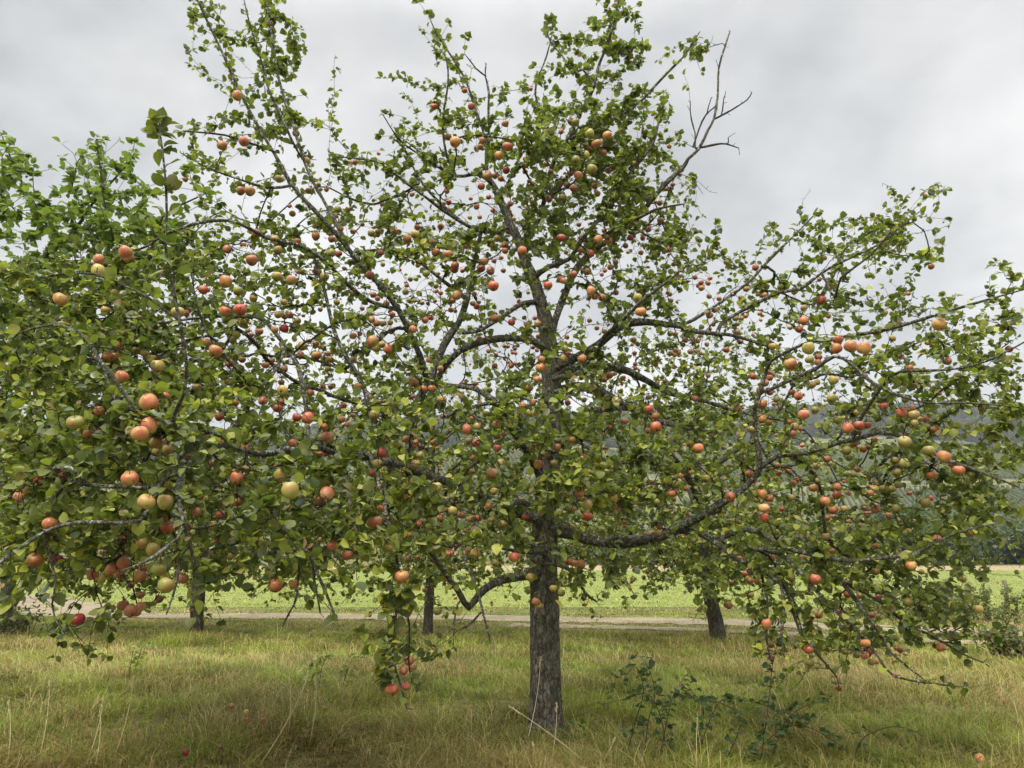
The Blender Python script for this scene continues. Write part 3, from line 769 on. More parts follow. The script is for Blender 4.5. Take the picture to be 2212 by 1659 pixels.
 [(1152, 603, 7.25, 9), (1185, 575, 7.1, 8), (1144, 490, 7.25, 4)][:2] + [(1230, 560, 7.0, 7), (1260, 520, 6.9, 6), (1310, 450, 6.8, 6), (1354, 387, 6.75, 5.5), (1404, 317, 6.7, 4), (1420, 270, 6.7, 3), (1432, 233, 6.7, 2), (1440, 200, 6.7, 1.3)],
 [(1122, 525, 7.25, 7), (1160, 480, 7.15, 7), (1184, 383, 7.0, 7), (1205, 335, 6.95, 6), (1230, 300, 6.9, 6), (1250, 250, 6.85, 5), (1284, 187, 6.8, 4.2), (1300, 130, 6.8, 3.4), (1317, 83, 6.75, 2.8), (1337, 0, 6.7, 1.8), (1342, -30, 6.7, 1.2)],
 [(1230, 300, 6.9, 4), (1290, 275, 6.8, 4), (1354, 240, 6.75, 3.6), (1420, 180, 6.7, 3), (1474, 127, 6.65, 2.4), (1495, 95, 6.65, 1.9), (1512, 68, 6.6, 1.2)],
 [(1284, 187, 6.8, 3), (1262, 150, 6.8, 2.6), (1240, 155, 6.7, 2.4), (1215, 120, 6.7, 2), (1190, 90, 6.7, 1.6), (1182, 68, 6.7, 1.1)],
 [(1205, 335, 6.95, 3), (1170, 250, 6.9, 2.6), (1160, 180, 6.85, 2.2), (1180, 120, 6.85, 1.7), (1195, 65, 6.8, 1.2)],
 [(1068, 405, 7.25, 6), (1037, 377, 7.1, 6), (984, 380, 6.9, 5), (945, 355, 6.8, 4), (920, 335, 6.75, 3), (904, 323, 6.7, 2), (870, 300, 6.7, 1.5)],
 [(1052, 380, 7.2, 5), (1050, 333, 7.15, 4), (1053, 270, 7.1, 3), (1057, 200, 7.1, 2.6), (1050, 165, 7.1, 2), (1050, 137, 7.1, 1.2)],
 [(1050, 300, 7.15, 3), (1035, 250, 7.1, 3), (1020, 207, 7.1, 2.8), (1000, 165, 7.1, 2.4), (977, 133, 7.05, 2.2), (950, 90, 7.0, 1.8), (930, 43, 7.0, 1.2)],
 [(1050, 170, 7.1, 1.8), (1030, 148, 7.0, 1.8), (1004, 117, 7.0, 1.2)],
 [(984, 380, 6.9, 4), (965, 330, 6.7, 3), (957, 253, 6.6, 3), (965, 190, 6.55, 2.4), (967, 150, 6.5, 2), (960, 110, 6.5, 1.4)],
 [(1100, 490, 7.25, 5), (1037, 500, 7.0, 4.5), (954, 450, 6.75, 4.5), (904, 413, 6.6, 3.6), (860, 380, 6.5, 3), (820, 353, 6.4, 2.6), (770, 345, 6.3, 1.9), (730, 338, 6.3, 1.3)],
 [(945, 355, 6.8, 2.6), (900, 330, 6.7, 2.5), (860, 300, 6.6, 2), (827, 247, 6.5, 1.3)],
 [(1045, 500, 7.0, 4), (980, 470, 7.1, 3.5), (900, 380, 7.2, 3), (870, 320, 7.2, 2.5), (850, 300, 7.2, 1.6)],
 [(1168, 655, 7.25, 8), (1130, 655, 7.1, 7), (1080, 690, 6.9, 6.5), (1040, 710, 6.8, 5), (1000, 720, 6.6, 4)],
 [(1012, 650, 7.0, 6), (960, 610, 6.9, 5), (900, 560, 6.8, 5), (860, 545, 6.7, 5), (810, 540, 6.6, 4), (760, 545, 6.5, 3)],
 [(1260, 520, 6.9, 5), (1320, 505, 6.75, 5), (1370, 480, 6.5, 4), (1420, 450, 6.3, 3), (1480, 440, 6.2, 2)],
 [(1190, 820, 7.2, 8), (1255, 800, 6.8, 8), (1300, 740, 6.3, 7), (1340, 690, 5.9, 6), (1400, 640, 5.6, 4), (1440, 610, 5.5, 3), (1500, 560, 5.4, 2)],
 # forward limbs that carry the near middle of the crown
 [(1180, 1060, 7.1, 10), (1130, 960, 6.6, 9), (1090, 900, 6.1, 8), (1070, 870, 5.7, 6), (1020, 880, 5.4, 5), (960, 900, 5.2, 4)],
 [(1185, 980, 7.1, 10), (1230, 960, 6.6, 8), (1290, 980, 6.1, 7), (1340, 1010, 5.7, 5), (1380, 1050, 5.5, 4)],
 [(1176, 1100, 7.1, 10), (1130, 1090, 6.5, 8), (1060, 1100, 5.9, 7), (980, 1090, 5.4, 5), (930, 1080, 5.1, 4)],
 [(1180, 1090, 7.1, 9), (1200, 1060, 6.5, 7), (1220, 1050, 5.9, 6), (1250, 1040, 5.5, 4)],
 [(1176, 1200, 7.15, 6), (1130, 1190, 6.8, 5), (1060, 1185, 6.6, 4), (990, 1215, 6.4, 3)],
 [(1175, 1220, 7.1, 5), (1230, 1230, 6.9, 4), (1260, 1280, 6.7, 3), (1290, 1300, 6.6, 1.8)],
 # back limbs
 [(1188, 960, 7.3, 12), (1120, 900, 7.9, 10), (1040, 850, 8.6, 8), (960, 830, 9.2, 6), (880, 820, 9.8, 4)],
 [(1188, 950, 7.3, 12), (1260, 900, 7.9, 10), (1340, 880, 8.6, 8), (1430, 900, 9.3, 6), (1520, 930, 9.8, 4)],
 [(1175, 1210, 7.3, 8), (1150, 1180, 7.9, 8), (1120, 1150, 8.5, 6), (1080, 1140, 9.2, 4)],
]
main_root = empty('apple_tree', tuple(P(1180, 1600, TR) * [1, 1, 0]))
setp(main_root, 'large old apple tree in the foreground, heavy with apples, thick upright grey trunk', 'apple tree', 'apple trees of the orchard')
def child(name, me, mat, root):
    me.transform(Matrix.Translation(-root.location))
    return link(name, me, mat, root)
g = Grower()
trunk = [(a, b, c, d / (.74 if d > 6 else .82)) for a, b, c, d in trunk]
tq = g.limb(px_limb(trunk), 0, root=True, step=.05, closed_below=1.45)
V, Q = tube(tq[:, :3], tq[:, 3], 40, rough=.055, seed=3)
# flutes and root flare at the foot
ang = np.arctan2(V[:, 1] - TR, V[:, 0] - P(1180, 1600, TR)[0]); fl = np.clip((.42 - V[:, 2]) / .42, 0, 1) ** 2
cx = np.repeat(tq[:, :3], 40, 0); V = cx + (V - cx) * (1 + (.12 + .14 * np.sin(ang * 4 + .7) + .1 * np.sin(ang * 7)) * fl + .05 * np.sin(ang * 3 + V[:, 2] * 2))[:, None]
V[:, 2] = np.where(V[:, 2] < .02, -.05, V[:, 2])
child('trunk', mesh_np('trunk', V, [Q]), M_BARK, main_root)
DEADS = {(985, 1150), (1039, 1323), (1003, 1285), (650, 1190), (390, 1200), (677, 1225)}
TOPB = {(1544, 257), (1507, 320), (1571, 313), (1497, 318), (1529, 246), (1551, 250), (1050, 170)}
BARE = {k for k, rows in enumerate(LIMBS) if rows[0][:2] in DEADS | TOPB}
for k, rows in enumerate(LIMBS):
    pl = px_limb(rows)
    n0 = g.n
    q = g.limb(pl, k + 1)
    miny = min(r_[1] for r_ in rows)
    q = np.array(q); q[:, :3] += np.stack([vnoise(q[:, :3], 1.3, k), vnoise(q[:, :3], 1.3, k + 70), vnoise(q[:, :3], 1.3, k + 140)], -1) * .018 * np.sin(np.linspace(0, 1, len(q)) * 3.1416)[:, None]
    big = q[:, 3].max() > .012
    V, Q = tube(q[:, :3], q[:, 3], 12 if big else 7, rough=.2 if big else .25, seed=k)
    bg_ = Bag(); bg_.add(V, Q)
    rr = np.random.default_rng(k + 500)
    for j in range(2, len(q)):                    # knots, buds and spurs
        bare = rows[0][:2] in TOPB or (rows[0][:2] == (1184, 745) and q[j, 2] > 3.9)
        if q[j, 3] < .012 and rr.random() < .75:
            d = norm(np.cross(q[j, :3] - q[j - 1, :3], rr.normal(size=3))[None])[0] + norm((q[j, :3] - q[j - 1, :3])[None])[0] * .5
            a = q[j, :3]; L = rr.uniform(.012, .04) * (2.2 if bare and rr.random() < .35 else 1)
            V, Q = tube(np.array([a, a + d * L * .6, a + d * L]), [.0032, .0024, .0028], 4); bg_.add(V, Q)
    lichen = rows[0][:2] in DEADS or (rows[0][0] < 700 and rows[0][1] > 900)
    child('limb', bg_.mesh('limb'), M_LICH if lichen else (M_LIMB if big else M_TWIG), main_root)

# coverage of the crown measured in the photograph, 27 x 21 cells; a row is three crops of 9
GRID = """
000006460 002001350 000000000
000005361 004204562 300000000
000002461 014144562 100000000
000004452 043545785 000000000
000045141 445456894 000000000
000002232 354357886 200201300
002245667 567778887 603567400
888998876 766723676 554674103
898888764 666523475 465554554
899998775 664434565 554545545
888999886 686276876 654355766
869999887 887798887 765467777
999999888 887689988 665456777
999999999 998999998 766667777
999999999 988888777 778888775
776777678 455235655 567898875
321212113 131111110 346788751
112000000 021000000 014676410
000000000 010000000 002110000
"""
LEFT_LUSH = [(5, 0), (5, 1), (5, 2), (5, 3), (5, 4)]
rows_ = [r_.replace(' ', '') for r_ in GRID.strip().split('\n')]
r = np.random.default_rng(77)
TX = P(1180, 1000, TR)[0]
targets = []
def crown_depth(x, y, r, front_bias=.62):
    """depth inside the crown: an uneven dome round the trunk, wide low down and narrow above"""
    for _ in range(12):
        hfac = np.interp(y, [0, 250, 500, 700, 900, 1300, 1500], [.6, .9, 1.5, 2.6, 3.6, 3.7, 3.0])
        if x < 1106: hfac *= 1.05
        f = r.random() ** .8
        fr = np.interp(x, [0, 700, 1200, 1500, 2212], [1.0, .88, .72, .52, .55])
        Yd = TR - f * hfac * fr if r.random() < front_bias else TR + f * hfac * .85
        p = P(x, y, Yd)
        if ((p[0] - TX) / 4.7) ** 2 + ((Yd - TR) / 4.1) ** 2 < 1.0: return Yd
    # outer reach at the edges of the picture
    return np.clip(TR - 1.6 + r.normal() * .5, 5.0 if x > 1100 else 3.8, 8.5)
CW, CH = W2 / 27, W2 / 28
for j, row in enumerate(rows_):
    for i, ch in enumerate(row):
        d = int(ch)
        if not d: continue
        k = -math.log(1 - min(d, 9) / 9.6)
        if j < 7: k *= (1.75 if d >= 7 else 1.4 if d >= 5 else 1.05) if i > 8 else (.85 if j < 4 else 1.1)
        for _ in range(r.poisson(14.2 * k * (1.25 if 4 <= j <= 9 and 8 <= i <= 17 else 1))):
            x = (i + r.random()) * CW; y = (j + r.random()) * CH
            targets.append(P(x, y, crown_depth(x, y, r)))
# leafy shoots along the traced limbs (not along the bare lichen twigs)
SHOOT = [k for k, rows in enumerate(LIMBS) if rows[-1][:2] == (343, 262)][0]
for _ in range(34):       # the long leafy branch that hangs down in front
    y = r.uniform(1110, 1500); x = 852 + 40 * math.sin(y / 60) * .3 + r.normal() * np.interp(y, [1110, 1250, 1400, 1500], [36, 27, 22, 15])
    targets.append(P(x, y, 4.45 + r.normal() * .12))
for _ in range(70):        # near shoots high in the middle of the crown
    targets.append(P(1165 + r.normal() * 48, 315 + r.normal() * 48, 6.1 + r.normal() * .25))
main_targets = targets

# ================================================================== APPLES: measured one by one in the nine crops of the photograph
AP = {
(0,0): """1536,620,65,o;1440,942,62,o;1580,916,65,o;1985,1042,52,o;1807,1160,58,y;1560,1235,58,b;1619,1237,72,b;1895,1384,45,o;2190,1358,50,g;815,1635,90,o;1473,1616,56,p;1574,1590,40,o;1662,1512,60,o;1780,1555,60,y;1925,1568,55,o;2047,1532,55,o;2150,1550,50,o;2145,1640,60,g;1800,1620,60,y;1750,150,40,b;2000,1235,45,b;1918,865,50,b;2195,1645,50,r""",
(1,0): """799,588,40,r;845,690,50,r;602,690,52,r;870,730,34,b;693,888,50,b;738,920,74,o;918,912,50,r;900,953,42,o;1062,803,48,p;1078,950,70,o;1020,1010,60,o;948,1140,62,b;996,1140,42,o;1034,1158,42,o;1070,1104,52,r;908,1208,50,r;840,1287,30,o;955,1278,36,r;659,1322,42,b;697,1312,40,r;697,1360,44,p;540,1225,36,y;877,1342,40,r;1097,1322,44,p;1085,1377,44,r;460,1260,36,b;698,1434,34,g;743,1415,34,g;726,1445,34,g;833,1411,32,g;808,1447,34,g;898,1408,34,p;983,1365,34,p;1118,1420,34,o;493,1473,42,r;478,1520,62,y;427,1547,56,o;195,1512,50,y;75,1500,38,o;346,1500,56,p;236,1520,40,b;1084,1497,44,o;1127,1553,38,o;1174,1625,64,r;985,1592,42,o;690,1645,62,o;613,1635,60,o;1060,1590,50,p;1010,1545,50,y;1228,578,30,o;1485,790,40,b;1519,790,52,g;1609,866,62,g;1724,878,62,o;1656,932,70,o;1700,990,50,p;1520,1038,60,g;1626,1097,70,g;1730,1105,46,p;1894,1065,48,o;1536,1138,58,p;1488,1125,36,r;1464,1200,48,p;1508,1220,52,p;1580,1005,56,g;1330,1065,40,o;1417,1190,48,b;1642,1207,46,o;1365,1255,44,g;1432,1282,52,g;1347,1290,50,p;1660,1255,44,p;1504,1330,42,g;1554,1310,40,g;1425,855,36,p;1217,1173,30,p;1192,1112,38,p;2150,1196,30,b;2104,1226,34,b;2065,1316,40,b;2036,1310,28,b;2195,1133,30,b;2070,1430,48,b;2010,1402,32,g;1990,1487,44,o;1957,1525,36,o;2050,1490,30,g;1876,1540,46,r;1664,1553,60,o;1732,1562,52,p;1557,1543,42,o;1426,1540,60,r;1843,1592,40,r;1555,1620,50,p;1617,1645,52,r;1457,1635,34,g;1942,1637,38,o;2118,1617,48,p;1705,1494,38,o;1540,1455,36,b;1859,1635,28,g;1130,1480,30,p;645,1468,44,o""",
(0,1): """638,97,88,y;835,15,70,p;640,25,70,o;391,280,92,o;684,352,62,y;1153,364,86,y;1222,352,44,o;1318,219,66,r;1465,165,82,o;1545,228,72,g;1641,275,52,y;1795,133,74,g;1885,158,74,b;1630,26,76,o;1555,346,84,r;1458,358,76,r;1772,340,40,g;1805,380,54,y;1842,390,46,o;1878,385,50,o;2054,102,54,b;2104,135,62,g;2182,300,46,g;2075,347,34,o;1575,440,60,r;1607,483,36,p;1585,500,36,o;1629,513,36,o;1633,549,44,o;1682,491,52,p;1532,512,56,g;1510,545,56,g;1841,470,60,m;1396,614,88,o;1488,696,60,r;1567,669,52,b;752,587,70,r;703,653,76,o;608,668,50,o;655,600,50,r;880,612,56,g;940,632,60,g;984,668,70,b;1022,712,84,y;1333,560,60,o;790,785,88,o;1722,708,54,o;1757,681,44,o;1841,735,50,o;1800,722,36,g;1960,583,60,y;2001,552,40,y;2050,644,64,o;1948,640,50,p;2122,633,44,p;2140,670,50,p;2127,733,44,g;1830,873,74,y;1823,818,44,o;1798,987,62,r;1818,950,56,b;1706,937,62,p;632,868,48,y;966,950,118,o;487,1080,108,g;963,1102,106,o;905,1152,110,o;645,1005,70,o;640,1125,54,o;570,1152,66,o;1070,1205,56,p;1010,1208,80,p;1010,1270,56,y;1090,1255,72,y;1924,1046,60,r;1995,1050,78,r;2119,1178,86,o;2117,1275,54,o;2012,888,52,o;2095,850,36,r;2145,848,40,o;1422,1040,60,o;1595,1250,60,o;840,1445,110,o;1222,1305,54,o;1600,1380,60,y;1590,1340,50,y;1536,1440,88,r;1430,1488,36,o;247,1455,60,m;400,1425,60,m;180,1522,60,o;122,1567,74,p;948,1595,110,y;1073,1592,102,y;1820,1420,90,g;1880,1520,112,g;2118,1540,90,p;2072,1590,66,o;1172,1645,50,o;1540,1600,70,b;1277,855,56,y;865,1305,50,p;730,1340,46,p;1365,1350,50,b;180,488,44,m;183,517,36,m;1190,580,44,r""",
(1,1): """1037,12,34,o;1050,95,36,b;987,193,74,r;908,82,54,r;967,97,56,r;738,62,54,r;735,90,52,r;787,95,34,r;928,35,56,b;990,32,36,o;1340,190,60,r;1395,62,46,p;1423,150,56,b;1596,102,52,o;1744,72,42,p;1779,42,40,o;1710,95,34,p;1688,122,30,p;1619,225,60,p;1780,238,42,o;1644,265,46,o;1690,270,54,b;1920,272,62,g;1940,361,72,o;2130,248,34,o;1610,418,36,o;1657,468,34,p;1706,490,38,p;1463,527,34,o;1280,522,40,o;1104,431,50,r;994,403,58,r;1256,403,34,p;878,328,44,r;893,300,30,r;863,246,36,o;748,256,60,o;723,290,42,o;644,240,34,p;580,178,38,g;627,115,32,g;614,195,38,y;448,150,36,g;484,150,36,g;425,192,34,o;418,235,46,y;440,290,36,g;475,290,34,g;77,243,50,g;187,125,60,o;208,252,46,o;236,278,38,o;292,308,46,b;136,340,34,r;380,90,26,m;270,55,34,y;20,80,34,b;330,380,46,o;232,437,50,o;272,437,48,y;318,430,42,y;430,440,46,y;474,450,46,y;326,485,48,r;78,518,50,o;122,505,36,o;202,553,74,o;245,555,44,g;228,598,54,g;302,603,62,o;75,672,48,p;97,687,24,o;690,505,34,y;1320,266,26,r;1212,238,28,y;740,357,30,o;710,350,40,p;580,400,42,o;524,305,34,p;607,290,30,p;896,530,34,r;1057,585,28,o;1081,588,28,o;1145,583,26,b;1127,602,28,b;955,617,34,o;1003,643,34,o;1110,628,26,p;1130,632,26,p;1242,593,30,r;1268,612,28,r;995,712,42,o;1080,690,28,o;1105,698,26,o;1134,698,28,p;712,668,40,y;797,672,26,o;415,643,32,g;1291,727,66,o;1434,666,54,g;1463,638,50,r;1466,680,40,r;1415,705,44,o;1560,668,62,o;1740,773,48,r;1703,803,44,r;1746,846,40,g;1805,745,44,g;1826,790,40,o;1770,765,30,y;1896,545,40,o;1902,630,34,o;1906,700,34,p;1907,728,32,p;1905,795,30,y;2133,502,40,g;2166,508,36,r;2166,612,34,p;2145,632,30,p;2160,642,34,p;2190,628,30,p;475,823,60,o;533,862,58,o;588,860,58,o;652,932,64,y;183,914,36,y;106,850,62,b;215,1030,70,g;14,972,46,r;77,1032,36,p;43,1092,42,r;465,913,34,r;657,743,24,p;790,828,30,r;790,853,30,r;868,828,34,r;876,855,34,r;960,830,32,y;963,868,38,g;895,950,28,o;660,1040,44,p;852,1055,44,r;938,1022,46,g;850,1395,42,y;1176,972,54,p;1225,1015,60,y;1240,955,50,b;1467,950,44,r;1575,932,40,g;1785,937,64,y;1994,992,66,r;2037,1038,60,b;2040,1108,76,r;1990,1135,44,o;1737,1110,40,o;1832,1072,50,p;1690,1000,40,p;467,1225,54,p;520,1240,50,r;624,1245,32,p;873,1213,58,r;824,1198,46,y;1012,1246,54,r;1056,1153,38,p;264,1276,70,r;276,1310,46,o;218,1348,44,m;485,1350,62,y;1398,1240,54,o;1577,1228,36,y;1720,1248,26,o;1280,1352,64,o;1378,1343,50,y;1328,1340,44,o;1036,1345,58,y;980,1405,78,p;208,1408,62,r;248,1497,46,r;619,1497,72,y;650,1450,34,o;630,1408,30,o;735,1552,66,g;742,1585,58,g;990,1525,56,y;263,1635,62,o;683,1645,40,o;1594,1612,74,y;1560,1572,50,y;1480,1550,42,o;1500,1640,50,y;2012,1464,34,p;2116,1458,60,y;2173,1480,54,g;2163,1527,36,o;2155,1577,34,o;1170,1577,30,p;1995,915,40,y""",
(2,1): """474,75,46,r;83,140,34,r;180,145,34,o;122,173,38,r;166,177,36,o;105,192,36,r;127,200,36,r;173,262,36,b;332,242,42,y;412,215,42,o;527,256,48,o;238,278,36,o;728,232,44,g;888,153,32,r;902,285,58,r;210,350,42,p;177,385,50,o;787,338,46,y;784,420,62,r;758,473,52,r;345,405,44,g;382,405,36,o;410,390,34,o;502,375,34,o;356,440,38,g;353,495,42,b;355,530,34,o;376,556,42,b;202,445,30,y;180,473,26,o;18,545,42,o;73,558,34,o;100,552,34,p;53,620,44,y;160,573,34,g;284,608,44,o;586,585,56,y;698,465,34,y;816,598,80,g;824,672,58,g;701,700,84,o;1009,540,74,o;1000,600,74,o;1089,586,86,o;1175,598,90,o;1360,535,46,y;1664,442,84,o;880,655,50,r;878,690,50,p;2117,603,50,o;1716,682,56,b;458,780,54,r;566,757,38,r;566,790,46,r;534,823,56,o;508,872,56,p;565,880,50,r;613,930,46,g;520,958,60,o;836,836,60,y;872,820,44,y;980,806,66,g;968,923,64,g;622,803,22,p;713,882,42,r;752,910,56,r;788,1028,76,p;517,1055,60,o;560,1078,48,o;592,960,30,p;82,925,48,o;432,1118,34,r;452,1140,30,o;728,1107,56,y;716,1152,48,p;758,1120,44,p;1007,1060,60,g;1057,1053,54,g;1132,1010,54,y;1072,1116,76,r;1143,1098,72,r;1200,1097,52,r;1135,1138,52,o;1305,975,60,r;1417,1016,70,r;1500,1030,70,y;1484,990,52,o;1447,930,50,g;1545,1057,40,y;1637,1122,56,o;1595,1262,78,g;1432,1170,48,r;1440,1205,84,g;1063,1262,64,g;1110,1218,50,r;1172,1253,50,o;1243,1190,46,b;1694,1300,86,o;1620,1315,48,g;103,1245,72,r;48,1222,46,o;778,1227,36,p;110,1368,34,o;935,1318,50,o;952,1346,42,y;870,1362,48,y;615,1355,36,o;571,1370,34,y;625,1405,46,o;683,1395,34,r;435,1415,56,r;153,1442,56,g;462,1452,48,p;405,1497,50,r;716,1470,48,p;745,1449,34,r;1048,1463,24,r;1062,1412,44,g;1108,1416,44,g;850,1503,64,o;1006,1497,60,o;1000,1548,58,r;310,1558,64,o;520,1542,66,o;560,1570,60,o;925,1590,66,o;1390,1405,60,g;1398,1483,52,y;1243,1510,62,g;1305,1508,58,g;1265,1475,56,g;1210,1495,36,o;1360,1510,50,g;1435,1345,70,g;1375,1325,54,g;1792,1390,78,r;1635,1350,36,p;1617,1420,64,o;1472,1538,38,r;1578,1600,62,y;1612,1570,36,r;530,1635,72,p;645,1640,36,r;1183,1640,44,o;1254,1640,60,o;1050,1640,50,y;980,1645,60,o;1385,1640,60,g""",
(0,2): """325,80,100,o;228,310,96,o;345,310,56,m;383,303,50,m;601,405,78,p;652,437,66,y;721,373,84,p;778,402,62,p;800,335,84,o;796,172,60,p;664,262,40,o;820,255,44,o;930,200,92,y;997,245,94,y;1050,243,44,o;1087,101,92,r;1150,85,56,p;1228,100,48,r;907,413,84,p;925,370,56,o;1030,375,100,g;1075,475,110,g;1178,430,84,p;845,640,86,p;912,610,62,p;908,540,54,p;798,605,74,o;503,697,92,m;850,475,44,m;1033,562,54,b;1785,478,88,o;1905,465,70,p;2155,222,72,p;1703,205,62,y;1380,90,62,y;1490,290,50,y;2075,180,40,p;885,650,60,y;1425,20,60,o;1297,265,36,g""",
(1,2): """222,66,86,o;40,280,80,o;310,35,50,r;395,420,92,o;540,505,34,p;528,62,50,y;650,20,40,p;780,22,50,o;834,47,42,o;883,38,52,r;1050,80,62,y;705,267,62,p;747,225,36,o;802,260,56,o;869,265,70,y;1001,333,50,y;1122,293,74,r;1224,422,62,y;1326,480,42,y;1376,495,56,g;1427,525,52,g;1262,583,58,o;1288,612,50,y;1480,322,50,r;1506,330,62,o;1553,338,56,o;1600,30,66,r;1838,68,30,o;1838,92,30,o;2010,140,50,y;2050,135,56,y;622,643,60,g;440,962,66,o;465,1005,50,p;405,1030,60,r;329,1150,86,r;417,1130,62,r;382,853,28,o;1230,280,40,g;1500,100,40,y;1568,35,36,r;990,30,50,y;495,295,30,p;425,305,40,p""",
(2,2): """527,35,62,r;370,303,46,o;400,405,42,r;440,445,50,o;487,450,48,o;432,382,30,m;577,297,50,o;303,607,50,o;440,537,50,y;545,725,66,o;573,858,50,o;576,942,46,o;818,890,66,r;827,975,56,y;843,930,34,g;863,435,72,r;705,428,54,g;625,432,56,g;783,290,46,y;970,253,42,o;1047,315,54,g;938,38,44,o;975,30,30,o;930,160,54,y;607,130,50,g;1196,15,48,o;1338,22,46,o;1252,385,54,y;1323,415,48,y;1460,133,60,g;1482,348,70,o;1548,388,40,y;1387,272,46,y;1820,436,46,y;1915,628,64,y;1675,878,60,o;1385,818,44,g;1460,585,60,g;1068,535,50,r;1147,545,40,p;1067,455,30,p;1020,650,44,o;884,668,50,o;775,550,34,g;810,520,40,g;832,525,40,g;1187,850,66,o;1220,903,50,o;1183,930,56,p;1130,928,48,g;1225,972,50,y;1255,970,40,o;1054,903,50,g;1412,893,44,o;1445,920,30,y;1385,885,28,r;1380,1058,36,o;1015,1140,44,o;986,1095,42,g;1225,670,44,o;1255,655,40,y;1275,680,44,y;1270,550,40,o;755,720,34,g;1075,60,30,p;310,55,26,p;320,455,30,o""",
}
def apple_mesh(name, seed, long=1.0, segs=18, rings=12):
    r = np.random.default_rng(seed)
    V = []
    prof = []
    for i in range(rings + 1):
        a = math.pi * i / rings
        s = math.sin(a); c = math.cos(a)
        rad = .5 * s ** .88 * (1.0 + .06 * c)
        z = .5 * c * .92 * long
        z -= .15 * math.exp(-(s / .26) ** 2) * (1 if c > 0 else 0)
        z += .11 * math.exp(-(s / .24) ** 2) * (1 if c < 0 else 0)
        prof.append((rad, z))
    ph = r.random(4) * 6.28
    lop = r.normal(size=2) * .075
    for i, (rad, z) in enumerate(prof):
        for j in range(segs):
            a = 2 * math.pi * j / segs
            lobes = 1 + .022 * math.cos(5 * a + ph[0]) * (1.3 if z < 0 else .6) + .03 * math.cos(2 * a + ph[1])
            V.append((rad * lobes * math.cos(a), rad * lobes * math.sin(a), z * (1 + lop[0] * math.cos(a) + lop[1] * math.sin(a))))
    i = (np.arange(rings)[:, None] * segs); j = np.arange(segs)[None]; j2 = (j + 1) % segs
    Q = np.stack([i + j, i + segs + j, i + segs + j2, i + j2], -1).reshape(-1, 4)
    return np.array(V), Q
# shapes at unit diameter
SHAPES = [apple_mesh('a', s, l) for s, l in ((1, .93), (2, 1.02), (3, .86), (4, 1.12), (5, .97))]
def stem_geo():
    return tube(np.array([(0, 0, .24), (.01, 0, .42), (.04, .01, .60), (.09, .02, .74)]), [.028, .022, .022, .034], 6)
def calyx_geo():
    V, Q = tube(np.array([(0, 0, -.37), (0, 0, -.40), (0, 0, -.425)]), [.012, .06, .085], 7)
    V2 = []; T2 = []
    for k in range(5):
        a = k * 1.2566; n = len(V) + len(V2)
        c, s = math.cos(a), math.sin(a)
        V2 += [(.05 * c - .03 * s, .05 * s + .03 * c, -.40), (.05 * c + .03 * s, .05 * s - .03 * c, -.40), (.12 * c, .12 * s, -.475)]
        T2.append((n, n + 1, n + 2))
    return np.vstack([V, V2]), Q, np.array(T2)
def rotm(tilt_dir, tilt, spin):
    return (Matrix.Rotation(tilt_dir, 3, 'Z') @ Matrix.Rotation(tilt, 3, 'X') @ Matrix.Rotation(spin, 3, 'Z'))
apples = []       # x, y (photograph pixels), diameter px, colour, point, diameter m
r = np.random.default_rng(9)
for (cxi, cyi), txt in AP.items():
    for e in txt.split(';'):
        x, y, d, c = e.split(',')
        X_ = [0, 737, 1474][cxi] + float(x) / 3; Y_ = [0, 553, 1106][cyi] + float(y) / 3; D_ = float(d) / 3
        dep = F2 * .069 / D_
        dep = dep ** .82 * 6.6 ** .18
        dep = float(np.clip(dep, 3.1, 9.0))
        if Y_ < 420 and X_ > 880: dep = float(np.clip(dep, 5.9, 7.6))
        if X_ < 700 and Y_ < 420: dep = float(np.clip(dep, 5.2, 6.6))
        pt = P(X_, Y_, dep)
        fwd = proj(pt)[2][0]
        apples.append([X_, Y_, D_, c, pt, D_ * fwd / F2])
print('apples', len(apples), 'diameters', min(a[5] for a in apples), max(a[5] for a in apples))
# small fruit deep in the crown, too small to stand singly
r = np.random.default_rng(88); deep = []
for _ in range(3000):
    if len(deep) >= 430: break
    j = r.integers(4, 15); i = r.integers(3, 26)
    if r.random() * 9 > int(rows_[j][i]): continue
    x = (i + r.random()) * CW; y = (j + r.random()) * CH; Yd = crown_depth(x, y, r, .4)
    deep.append((P(x, y, Yd), r.uniform(.045, .062), 'rppoobyg'[r.integers(0, 8)]))
# the twigs must reach them: a hanging point just above each apple
apple_targets = [a[4] + np.array([0, 0, a[5] * .74]) for a in apples] + [p_ + np.array([0, 0, d_ * .74]) for p_, d_, c_ in deep]
g.grow(np.array(apple_targets), seed=1, jit=.12)
apple_ends = list(g.ends); g.ends = []
g.grow(np.array(main_targets), seed=2, jit=.13, droop=.04)
g.radii(tip=.0020)
print('nodes', g.n, 'ends', len(g.ends))
tw = child('twigs', g.twig_mesh('twigs'), M_TWIG, main_root)
r = np.random.default_rng(15)
pos, ax = leaf_spots(g, r, per_end=13, sprinkle=.08)
p2, a2 = leaf_spots(g, r, per_end=5.0, sprinkle=0, ends=apple_ends)
pos = np.vstack([pos, p2]); ax = np.vstack([ax, a2])
# shoots along thin traced limbs
sp, sa = [], []
for k in range(1, g.n):
    if g.fix[k] > 0 and g.lim[k] - 1 not in BARE and g.lim[k] > 0 and g.fix[k] < .015:
        if r.random() < .62:
            for _ in range(r.integers(2, 7)):
                d = norm(r.normal(size=(1, 3)))[0]; d[2] = d[2] * .7 + .15
                sp.append(g.p[k] + d * g.fix[k]); sa.append(g.dir[k] * .4 + d)
pos = np.vstack([pos, sp]); ax = np.vstack([ax, norm(np.array(sa))])
